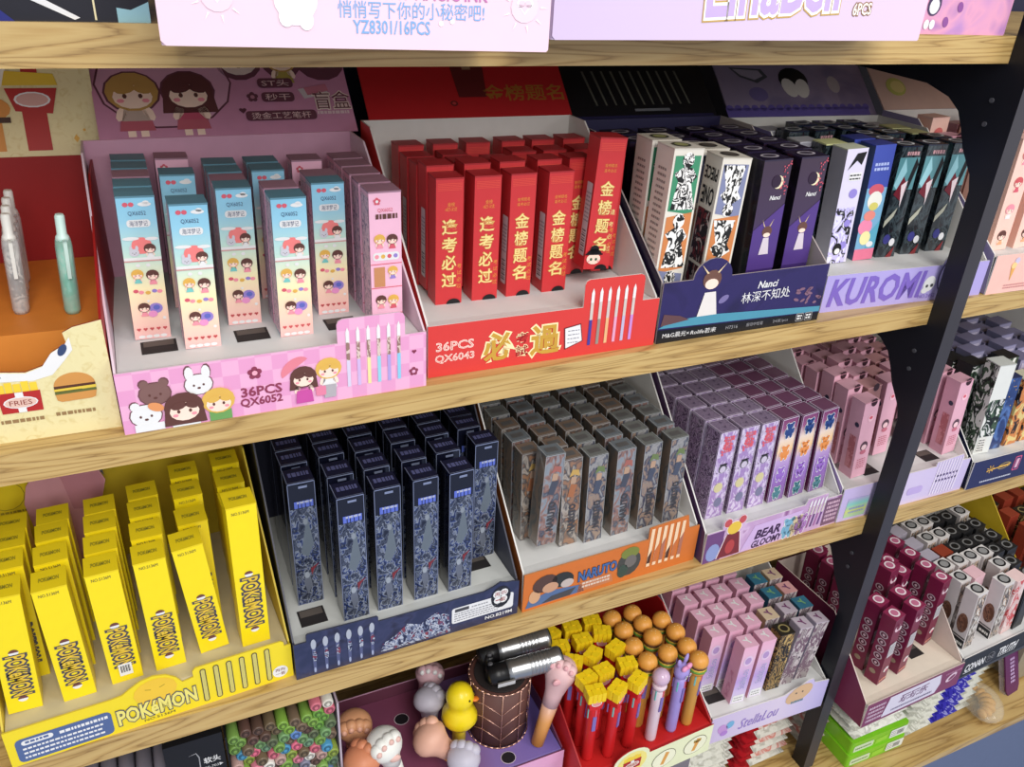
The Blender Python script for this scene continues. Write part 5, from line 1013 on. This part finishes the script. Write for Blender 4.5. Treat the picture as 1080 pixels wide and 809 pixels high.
# yellow tray at the right end
yo = M((206, 176, 40), .5)
def y_side(root): pass
T = tray('yellow display tray standing at the right of the black tray', (.990, -.06), 0, ZT, .17, .19, .04, .036, .148, yo, yo, M((196, 166, 40), .5), ins_w, None, None, None, (.004, .11), insy=.012)
mb = MB(); f = leftf(mb, -.0002, .19)
for u in (.035, .07): f.rr(u - .012, .085, u + .012, .1, .006, M((110, 84, 30), .5), 1); f.lines(u - .009, .089, u + .009, .097, 1, yo, 2)
f.lines(.03, .07, .09, .075, 1, M((120, 96, 30), .5), 1); mb.build('side_print', T)
L_ = [('sealred' if (c + r) % 3 else 'blackgold', c, 1.014 + .028 * c, -.03 + .03 * r, dict(word='brown pen box', lean=-.05)) for c in range(4) for r in range(5)]
put_boxes(L_, ZT + .036, 'right-end yellow tray', 'brown pen boxes in the right-end yellow tray')
# cat paw tray
def a_paw(f): f.e(.162, .024, .010, .011, white, 1); f.p([(.158, .022), (.164, .03), (.167, .024)], M((90, 150, 110), .5), 2); f.rr(.02, .01, .1, .03, .004, M((236, 196, 214), .5), 1)
mins = grad('maroon_to_violet', [(0, (150, 84, 120)), (.45, (128, 66, 92)), (.72, (136, 112, 176)), (1, (120, 104, 180))], 0, .205, .5, 0, 0)
tray('pink tray holding cat paw pens, purple top sheet', (.0965, -.022), 0, ZT, .217, .132, .0462, .045, .06, M((226, 168, 206), .5), M((226, 176, 206), .5), M((110, 60, 90), .5), mins, a_paw, None, None, (.004, .05), insy=.004, backm=M((110, 60, 80), .5))
def paw_pen(label, base, head, col, stem, toe, s=1.0, face=0, pads=True):
    """tapered stem that swells into a soft paw with four toes"""
    b, h = Vector(base), Vector(head); d = (h - b); L = d.length
    root = thing('paw_pen', label, 'pen', base); zz = d.normalized(); yy = -(Vector((-.3, -.75, .55)) - zz * zz.dot(Vector((-.3, -.75, .55)))).normalized(); xx = yy.cross(zz)
    q = Matrix(((xx.x, yy.x, zz.x, 0), (xx.y, yy.y, zz.y, 0), (xx.z, yy.z, zz.z, 0), (0, 0, 0, 1))) @ Matrix.Rotation(face, 4, 'Z')
    mb = MB(); mb.lathe([(.0062 * s, 0), (.007 * s, L * .35), (.0078 * s, L * .55)], stem, 16, mtx=q); mb.build('stem', root)
    mb = MB(); mb.lathe([(.0078 * s, L * .55), (.009 * s, L * .72), (.0118 * s, L * .85), (.0144 * s, L * .94), (.0156 * s, L + .001), (.0148 * s, L + .006 * s), (.0116 * s, L + .0108 * s), (.0064 * s, L + .0138 * s), (.001 * s, L + .0148 * s)], col, 22, mtx=q)
    for k in range(4):
        a = -.95 + .63 * k; p = q @ Vector((.0104 * s * math.sin(a), -.0062 * s, L + .0042 * s + .0062 * s * math.cos(a))); mb.ball(tuple(p), .0060 * s, .0060 * s, .0066 * s, col, 14, 10)
    mb.build('paw', root)
    if pads:
        mb = MB()
        for k in range(4):
            a = -.95 + .63 * k; p = q @ Vector((.0116 * s * math.sin(a), -.0108 * s, L + .0044 * s + .0076 * s * math.cos(a))); mb.ball(tuple(p), .0026 * s, .0024 * s, .0030 * s, toe, 10, 6)
        p = q @ Vector((0, -.0148 * s, L - .003 * s)); mb.ball(tuple(p), .0050 * s, .0022 * s, .0038 * s, toe, 12, 6)
        mb.build('paw_pads', root)
    return root
zi = ZT + .0455
pw = M((232, 232, 226), .45); pt = M((214, 160, 130), .45); pp = M((226, 186, 182), .45); pg = M((190, 186, 200), .45); po = M((206, 132, 96), .45); porg = M((224, 150, 62), .4); pnk = M((226, 170, 176), .4)
paw_pen('pink cat paw pen with white toe beans at the back', (.196, .083, zi), (.207, .088, zi + .038), M((206, 168, 176), .45), M((200, 160, 170), .4), white, 1.0, .1)
paw_pen('lilac white cat paw pen just in front of the pink paw', (.194, .048, zi), (.196, .057, zi + .036), pg, pg, pnk, 1.05, 2.3, False)
paw_pen('tan cat paw pen tipped over with an orange stem', (.216, -.006, zi + .006), (.184, .016, zi + .033), M((222, 172, 150), .45), porg, pw, 1.18, 2.6, False)
paw_pen('white cat paw pen with pink beans standing in the middle', (.150, .006, zi), (.134, .006, zi + .060), pw, pw, M((226, 186, 176), .45), 1.12, .5)
paw_pen('tan brown cat paw pen at the left back of tray', (.115, .052, zi), (.116, .046, zi + .048), M((206, 150, 110), .45), M((190, 110, 90), .4), M((222, 170, 146), .45), 1.1, .25)
paw_pen('orange tan cat paw pen at the front left of tray', (.116, .008, zi), (.112, .003, zi + .052), po, po, pw, 1.1, 2.6, False)
paw_pen('pale grey striped cat paw pen at the front of tray', (.210, -.010, zi), (.207, -.012, zi + .026), pg, M((220, 206, 214), .4), pnk, 1.05, 2.8, False)
paw_pen('ice-cream paw pen with pink head and orange stem', (.2915, -.004, zi), (.316, .0045, zi + .084), M((228, 188, 190), .45), grad('cone_fade', [(0, (226, 150, 52)), (.5, (226, 160, 90)), (1, (226, 186, 180))], 0, .06, .4), pnk, 1.05, -.2)
root = thing('duck_pen', 'yellow duck-topped pen beside the gold wire holder', 'pen', (.2185, .030, zi)); root.scale = (1.16,) * 3; yd = M((240, 214, 30), .35, coat=.2)
mb = MB(); mb.lathe([(.0058, 0), (.0062, .016), (.007, .023)], yd, 14); mb.build('stem', root)
mb = MB(); mb.lathe([(.007, .021), (.0125, .024), (.0158, .030), (.0152, .036), (.0116, .042), (.0098, .045), (.0116, .050), (.0122, .056), (.0098, .0625), (.005, .066), (.0006, .067)], yd, 20); mb.build('duck_body', root)
mb = MB(); mb.ball((.0115, -.006, .053), .0038, .003, .0015, M((232, 130, 40), .4), 10, 6); mb.build('beak', root)['label'] = 'orange beak'
mb = MB(); mb.ball((.0045, -.0108, .058), .0009, .0009, .0011, black, 8, 6); mb.ball((.0115, -.0028, .058), .0009, .0009, .0011, black, 8, 6); mb.build('eyes', root)
# wire holder
root = thing('wire_pen_holder', 'rose gold chevron wire pen holder with brown lining', 'pen holder', (.263, .034, zi)); hr, hh = .0315, .076
mb = MB(); mb.lathe([(hr - .0015, .0005), (hr - .0012, hh - .002)], M((96, 62, 56), .6), 28); mb.build('lining', root)
wm = M((224, 176, 156), .25, metal=.8); mb = MB(); n = 10
for z, nm in ((.0008, 'base_ring'), (hh, 'rim_ring')):
    mb = MB()
    for k in range(30): a, b = 2 * PI * k / 30, 2 * PI * (k + 1) / 30; mb.tube((hr * math.cos(a), hr * math.sin(a), z), (hr * math.cos(b), hr * math.sin(b), z), .0008, .0008, wm, 6)
    mb.build(nm, root)
mb = MB()
for k in range(n):
    a, b = 2 * PI * k / n, 2 * PI * (k + 1) / n; P = lambda t, z: (hr * math.cos(t), hr * math.sin(t), z)
    mb.tube(P(a, 0), P(a, hh), .0005, .0005, wm, 6)
    for z in (.012, .03, .048):
        z0, z1 = (z, z + .012) if k % 2 else (z + .012, z); mb.tube(P(a, z0), P(b, z1), .0005, .0005, wm, 6)
mb.build('chevron_wires', root)
mb = MB(); mb.lathe([(hr * .84, hh - .0015), (hr * .84, hh)], M((40, 34, 34), .7), 24); mb.build('inner_dark', root)
def barrel_pen(label, loc, d, tilt):
    root = thing('barrel_pen', label, 'pen', loc); root.scale = (1.25,) * 3; sv = M((176, 178, 180), .28, metal=.85); bk = M((22, 22, 24), .35)
    q = Vector(d).to_track_quat('Z', 'Y').to_matrix().to_4x4() @ Matrix.Rotation(tilt, 4, 'Z')
    mb = MB(); mb.lathe([(.0086, .012), (.0088, .016), (.0084, .020), (.0088, .024), (.0088, .050), (.0094, .053), (.0090, .056)], sv, 18, mtx=q)
    for z in (.03, .033, .036, .039, .042, .045): mb.lathe([(.0088, z), (.0091, z + .0008), (.0088, z + .0016)], sv, 18, mtx=q)
    mb.build('barrel', root)
    mb = MB(); mb.lathe([(.0078, .056), (.0078, .0572)], bk, 16, mtx=q); mb.build('end_cap', root)
    mb = MB(); mb.lathe([(.0050, -.004), (.0080, -.002), (.0088, .012)], bk, 16, mtx=q); mb.build('grip', root)
    b = len(mb.v); mb = MB(); P = [tuple(q @ Vector(v)) for v in ((-.0098, -.004, .002), (-.0098, .004, .002), (-.0098, .004, .016), (-.0098, -.004, .016))]; mb.poly(P, white)
    P2 = [tuple(q @ Vector(v)) for v in ((-.0086, -.004, .002), (-.0086, .004, .002), (-.0086, .004, .016), (-.0086, -.004, .016))]; mb.poly(P2[::-1], sv)
    for i in range(4): mb.poly([P[i], P2[i], P2[(i + 1) % 4], P[(i + 1) % 4]], sv)
    mb.build('clip_plate', root)
barrel_pen('silver ribbed barrel pen lying across the wire holder, nearer one', (.249, .022, zi + hh + .0125), (1, -.16, .12), .4)
barrel_pen('silver barrel pen lying on the wire holder, farther one', (.250, .050, zi + hh + .0125), (1, -.10, .06), 1.2)
mb = MB()
for k, (dx, dy) in enumerate(((-.010, .006), (-.014, -.006), (-.004, .014))):
    root = thing('black_pen', ('black pen end poking from the wire holder, middle', 'black pen end poking from the wire holder, nearest', 'black pen end poking from the wire holder, farthest')[k], 'pen', (.263 + dx, .034 + dy, zi + hh + .0004)); m2 = MB(); m2.lathe([(.0048, 0), (.0048, .016), (.0036, .019)], M((24, 24, 26), .35), 12); m2.build('cap', root); m2 = MB(); m2.lathe([(.0026, .019), (.0026, .0215), (.0014, .0225)], M((80, 80, 84), .3), 10); m2.build('button', root)
mb = MB(); f = topf(mb, 0, 0, 0); f.e(0, 0, .0075, .0065, M((26, 22, 28), .7), 0, 0, 20)
for k, (x, y) in enumerate(((.257, -.0085), (.172, .076))):
    m2 = MB(); f = topf(m2, 0, 0, .0001); f.e(0, 0, .0078, .0072, M((220, 206, 216), .6), 0, 0, 20); f.e(0, 0, .0072, .0066, M((26, 22, 28), .7), 1, 0, 20)
    tr = [o for o in COL.objects if o.get('label', '').startswith('pink tray holding cat paw')][0]
    m2.build('pen_hole', tr, (x - .0965, y + .022, .0452))
# markers
green1, green2 = (112, 150, 70), (84, 128, 62)
mcol = [(112, 150, 70), (92, 66, 58), (86, 64, 54), (104, 88, 66), (120, 162, 62), (110, 92, 74), (118, 158, 66), (104, 154, 62), (196, 100, 118), (206, 204, 190), (104, 140, 90), (206, 120, 140), (92, 110, 76), (70, 140, 180), (122, 160, 80), (90, 100, 72), (216, 214, 206), (186, 110, 120), (216, 104, 130), (84, 108, 84), (110, 150, 96), (178, 144, 136), (146, 110, 78), (104, 140, 110), (120, 120, 140), (92, 130, 190), (130, 150, 60), (96, 122, 160)]
mnames = {}
def mk_marker(col):
    def fn():
        root = thing('marker_pen', '', 'marker'); m = M([int(c * .86) for c in col], .45); cap = M([min(255, c + 6) for c in col], .4); q = Matrix.Rotation(-PI / 2, 4, 'X')
        mb = MB(); mb.lathe([(.0047, .03), (.0047, .145)], m, 14, mtx=q); mb.build('barrel', root)
        mb = MB(); mb.lathe([(.0042, 0), (.0049, .0012), (.0049, .03)], cap, 14, mtx=q); mb.build('cap', root)
        mb = MB(); mb.lathe([(.0030, -.0006), (.0034, .0002)], M([int(c * .7) for c in col], .4), 12, mtx=q); mb.lathe([(.0015, -.001), (.0018, 0)], cap, 10, mtx=q); mb.build('end_ring', root)
        return root
    return fn
i = 0
for r in range(11):
    for c in range(9 if r % 2 == 0 else 8):
        x = .0065 + .0099 * c + (.00495 if r % 2 else 0); z = .7805 + .0086 * r
        if z > .873: continue
        col = mcol[(i * 5 + r * 3) % len(mcol)] if r < 9 else mcol[c % 10]
        i += 1
        nm = 'green' if col[1] > col[0] + 20 and col[1] > col[2] else 'pink' if col[0] > 170 and col[1] < 150 else 'white' if min(col) > 180 else 'blue' if col[2] > col[0] + 20 else 'brown' if col[0] > col[2] + 15 else 'grey'
        spawn('marker%d_%d_%d' % col, mk_marker(col), (x, -.004 + rnd.uniform(0, .006), z), 0, 0, 0, '%s round-ended marker, %s layer down, %s from left in stack' % (nm, NUM[max(1, 12 - r)] if 12 - r < 9 else 'low', ('nearest', 'second', 'third', 'fourth', 'fifth', 'sixth', 'seventh', 'eighth', 'ninth')[c]), 'markers in the stack under the lower middle shelf')
m2 = thing('marker_box', 'open white marker box under the stack of coloured markers', 'box', (.0, -.008, ZB)); mk = MB(); mk.box(0, 0, .0002, .0945, .16, .2038, M((196, 196, 190), .5)); mk.build('carton', m2); mk = MB(); mk.box(.0927, .012, .2039, .0945, .16, .2945, M((190, 176, 190), .5)); mk.build('side_wall', m2); mk = MB(); mk.box(.0, .012, .2039, .0015, .16, .2945, M((40, 40, 44), .5)); mk.build('side_wall', m2)
for q in (.705,):
    pass
# top pink and white markers lying high at the right
for k, (x, col, nm) in enumerate((( .0745, (206, 112, 128), 'pink'), (.0845, (216, 212, 200), 'white'))):
    spawn('marker%d_%d_%d' % col, mk_marker(col), (x, -.002, .8755), 0, 0, 0, '%s marker lying on top at the right of the marker stack' % nm)
# black card with pen pictures
cardk = thing('display_card', 'black upright card printed with marker nibs and white lettering', 'sign', (-.045, -.012, ZB)); mk = MB(); mk.box(0, 0, .0003, .0435, .12, .3206, M((22, 22, 26), .45)); f = front(mk, 0, 0, .0486)
for u, v in ((.012, .228), (.028, .206)): f.p([(u - .0045, v - .05), (u + .0045, v - .05), (u + .0042, v), (u, v + .018), (u - .0042, v)], white, 1); f.p([(u - .0037, v - .05), (u + .0037, v - .05), (u + .0034, v), (u, v + .0155), (u - .0034, v)], M((140, 128, 84), .5), 2)
f.t('软头', .0335, .2455, .0125, .0068, white, 1, 0, .01); f.t('DS-703▶', .034, .2375, .0145, .0036, M((206, 206, 206), .5), 1); f.p([(.0165, .256), (.0225, .2565), (.024, .251), (.0236, .24), (.026, .2385), (.0245, .24), (.0248, .252), (.0228, .2575)], grey, 1)
mk.build('card', cardk)
# clear round-ended pens at far left
def mk_clear():
    root = thing('capped_pen', '', 'pen'); q = Matrix.Rotation(-PI / 2, 4, 'X'); mb = MB(); mb.lathe([(.0030, -.0016), (.0056, 0), (.0062, .003), (.0062, .13)], M((128, 124, 136), .2, coat=.5), 16, mtx=q); mb.build('barrel', root)
    mb = MB(); mb.lathe([(.0014, -.0026), (.0034, -.0014)], M((206, 204, 210), .2), 10, mtx=q); mb.build('cap_tip', root); return root
k = 0
for r in range(6):
    for c in range(5):
        k += 1; spawn('clearcap', mk_clear, (-.108 + .013 * c + (.0065 if r % 2 else 0), -.006, .7915 + .0118 * r), 0, 0, 0, 'grey clear-capped pen, %s from left in %s layer from top at far left' % (NUM[c + 1], NUM[6 - r]), 'clear-capped pens stacked at far left')
m2 = thing('pen_carton', 'dark carton under the stacked clear-capped pens at far left', 'box', (-.118, -.006, ZB)); mk = MB(); mk.box(0, 0, .0003, .0725, .15, .2134, M((60, 54, 74), .5)); mk.build('carton', m2)
mk = MB(); mk.box(-.0005, .03, .2136, .0008, .15, .2935, M((40, 36, 60), .5)); mk.build('side_wall', m2)
# ------------------------------------------------------------------ packs lying on the base shelf
def pouch(label, x, y, z, w, d, h, body, bands=(), group=None, rz=0, art_fn=None, name='pen_pack'):
    root = thing(name, label, 'packet', (x, y, z + .0002), rz, group); mb = MB(); nx_, ny_ = 10, 8; top = []; bot = []
    for j in range(ny_ + 1):
        for i in range(nx_ + 1):
            u, v = i / nx_, j / ny_; e = (1 - abs(2 * u - 1) ** 4) * (1 - abs(2 * v - 1) ** 4); e = e ** .5 if e > 0 else 0
            wob = rnd.uniform(-.0004, .0004)
            mb.v.append((u * w, v * d, h * .5 + (h * .5) * e * .98 + .0002 + (wob if 0 < i < nx_ and 0 < j < ny_ else 0)))
    n1 = len(mb.v)
    for j in range(ny_ + 1):
        for i in range(nx_ + 1):
            u, v = i / nx_, j / ny_; e = (1 - abs(2 * u - 1) ** 4) * (1 - abs(2 * v - 1) ** 4); e = e ** .5 if e > 0 else 0
            mb.v.append((u * w, v * d, h * .5 - h * .5 * e))
    W = nx_ + 1
    for j in range(ny_):
        for i in range(nx_):
            m = body
            for a, b, mm in bands:
                if a <= (i + .5) / nx_ <= b: m = mm
            q = [j * W + i, j * W + i + 1, (j + 1) * W + i + 1, (j + 1) * W + i]; mb.face(q, m, True); mb.face([n1 + k for k in q[::-1]], m, True)
    mb.build('pouch', root)
    lb = MB(); f = topf(lb, 0, 0, h); f.rr(w * .3, d * .25, w * .7, d * .75, .002, M((214, 214, 206), .4), 1); f.lines(w * .34, d * .3, w * .66, d * .7, 4, grey, 2); lb.build('label_sticker', root)
    return root
clearp = art('clear_film', [(196, 196, 182), (226, 226, 216), (176, 176, 164), (236, 236, 230)], 60, 3, (1, 1, 2), .18, .5, mode='LINEAR')
clearr = art('clear_red_film', [(206, 190, 180), (226, 216, 206), (206, 120, 110), (230, 226, 216)], 50, 5, (1, 1, 2), .18, .5, mode='LINEAR')
redp = art('red_film', [(140, 20, 28), (176, 30, 38), (130, 18, 26), (186, 60, 64)], 50, 2, (1, 1, 1.6), .2, .5, mode='LINEAR')
grnp = M((126, 196, 34), .35, .08, coat=.3); bluep = art('blue_stripe_film', [(40, 36, 140), (60, 54, 170), (150, 150, 210), (36, 30, 120)], 90, 4, (1, .3, 3), .2, .5); purp = M((92, 36, 84), .35)
LV = ('lowest', 'second from bottom', 'third from bottom', 'fourth from bottom', 'fifth from bottom', 'sixth from bottom', 'seventh from bottom', 'second from top', 'topmost')
for k in range(9):
    pouch('clear pen packet with purple end, %s in stack under lilac tray' % LV[k], .462 - .0015 * (k % 3), -.030 + .002 * (k % 3), ZB + .0124 * k, .085, .12, .0118, clearp, [(0, .22, purp if k % 2 else M((60, 50, 90), .4)), (.22, .32, paper)], 'clear pen packets below the lilac tray', rnd.uniform(-.03, .03))
for k in range(9):
    pouch('%s packet left of the black post, %s in stack' % ('glossy red' if k in (6, 8) else 'clear red-ended', LV[k]), .558 + .002 * (k % 2), -.028 + .003 * (k % 2), ZB + .0124 * k, .078, .11, .0118, redp if k in (6, 8) else clearr if k % 2 else clearp, [(0, .25, redp)] if k not in (6, 8) else [(.75, 1, clearp)], 'packets stacked left of the post', rnd.uniform(-.03, .03))
for k in range(9):
    pouch('small %s packet right of the black post, %s in stack' % ('red-printed', LV[k]) if k % 2 else 'small clear packet right of the black post, %s in stack' % LV[k], .6625, -.030 - .004 * (k % 2), ZB + .0124 * k, .030, .12, .0118, clearr if k % 2 else clearp, [], 'packets stacked right of the post')
for k in range(2):
    root = thing('eraser_pack', ('bright green long packet at the bottom of its pair', 'bright green long packet lying on another green packet')[k], 'packet', (.6955 + .002 * k, -.072 + .002 * k, ZB + .0003 + .0205 * k), -.02)
    mb = MB(); mb.rbox(0, 0, 0, .094, .06, .0202, .004, grnp); f = front(mb, 0); f.rr(.004, .003, .036, .0135, .002, M((206, 222, 186), .4), 1); f.lines(.007, .005, .034, .0115, 1, M((110, 140, 90), .4), 2); f.p([(.040, .003), (.058, .005), (.060, .0135), (.040, .011)], M((150, 210, 60), .4), 1); mb.build('wrapper', root)
    mb = MB(); f = front(mb, -.0002); f.rr(.063, .003, .0915, .0172, .002, M((226, 230, 222), .4), 1)
    for j in range(7): f.r(.075 + .0016 * j, .006, .0758 + .0016 * j, .014, dgrey, 2)
    f.lines(.0645, .005, .074, .0155, 3, grey, 2); mb.build('barcode_sticker', root)['label'] = 'white barcode sticker'
for k in range(6): pouch('clear flat packet lying on the green packets, %s of six' % ('lowest', 'second', 'third', 'fourth', 'fifth', 'topmost')[k], .698, -.068 + .003 * k, ZB + .0412 + .0116 * k, .09, .058, .0112, clearp, [], 'clear packets on the green ones')
for k in range(10):
    pouch('clear blue-striped packet under the black tray, %s in stack' % (LV[:7] + ('third from top',) + LV[7:])[k], .798 + .0012 * k, -.068 + .002 * (k % 2), ZB + .0111 * k, .127, .13, .0106, clearp, [(.36, .78, bluep)], 'blue-striped packets under the black tray', .03)
for k in range(9): pouch('clear yellowish packet at right end, %s in stack' % LV[k], .945, -.030, ZB + .0124 * k, .10, .12, .0118, art('straw_film', [(226, 206, 140), (236, 226, 196), (206, 180, 100)], 50, 3, (1, 1, 2), .2, .5, mode='LINEAR'), [], 'yellowish packets at right end')
# croissant eraser in a clear bag
root = thing('croissant_eraser', 'brown croissant eraser in a clear bag on the base shelf', 'eraser', (.948, -.078, ZB + .001), .9); mb = MB()
for k in range(7):
    a = (k - 3) * .33; s = .0095 - .0011 * abs(k - 3); mb.ball((.026 * math.sin(a), .02 - .026 * math.cos(a) + .012, .0105), s * .72, s * 1.15, s, M((196, 146, 66), .5, .15), 12, 8, Matrix.Rotation(a, 4, 'Z'))
mb.build('croissant', root); mb = MB(); mb.ball((0, .012, .0112), .036, .026, .0112, glassy('clear_bag', (226, 220, 200), .1, .22), 16, 8); mb.build('bag', root)
# purple header card pack leaning in front of the black tray
root = thing('hang_pack', 'small purple hang card leaning in front of the packets', 'packet', (.990, -.072, ZB + .0005), .1); root.rotation_euler[0] = -.36; root.scale = (1.3,) * 3
mb = MB(); mb.prism([(0, .006), (.003, 0), (.020, 0), (.023, .006), (.023, .058), (0, .058)], lambda a, c, q: (a, q, c), 0, .0016, purp); f = front(mb); f.lines(.008, .012, .0155, .042, 7, M((190, 160, 200), .5), 1, .6); mb.build('card', root)
mb = MB(); mb.box(.001, .0018, .001, .022, .008, .05, glassy('clear_blister', (206, 196, 206), .1, .3)); mb.build('blister', root)
# hidden support under the paw tray and the cream tray
for x0, x1, y0, lab in ((.106, .316, -.02, 'grey storage carton under the cat paw tray'), (.320, .4585, -.05, 'grey storage carton under the red fast-food pen tray')):
    o = thing('storage_carton', lab, 'box', (x0, y0, ZB)); mb = MB(); mb.box(0, 0, .0003, x1 - x0, .14, ZT - ZB - .0003, M((120, 116, 124), .6)); mb.build('carton', o); mb = MB(); mb.box(.002, -.0006, .052, x1 - x0 - .002, -.0001, .063, M((104, 100, 108), .6)); mb.build('flap', o)
# packs behind carry the trays
for x0, x1, y0, lab in ((.4925, .64, .096, 'plain card spacer under the back of the curly-lettered tray'), (.700, .79, .065, 'plain card spacer under the back of the burgundy tray'), (.835, .98, .07, 'plain card spacer under the back of the black tray'), (1.02, 1.16, -.055, 'plain card spacer under the right-end yellow tray')):
    mb = MB(); mb.box(0, 0, 0, x1 - x0, .03, ZT - ZB - .0004, M((150, 140, 120), .6)); tag(mb.build('card_spacer', None, (x0, y0, ZB + .0002)), lab, 'spacer')
for o in list(COL.objects):
    if o.name not in BEFORE and o.parent is None:
        o.location = o.location * LOW_K + LOW_OFF; o.scale = o.scale * LOW_K
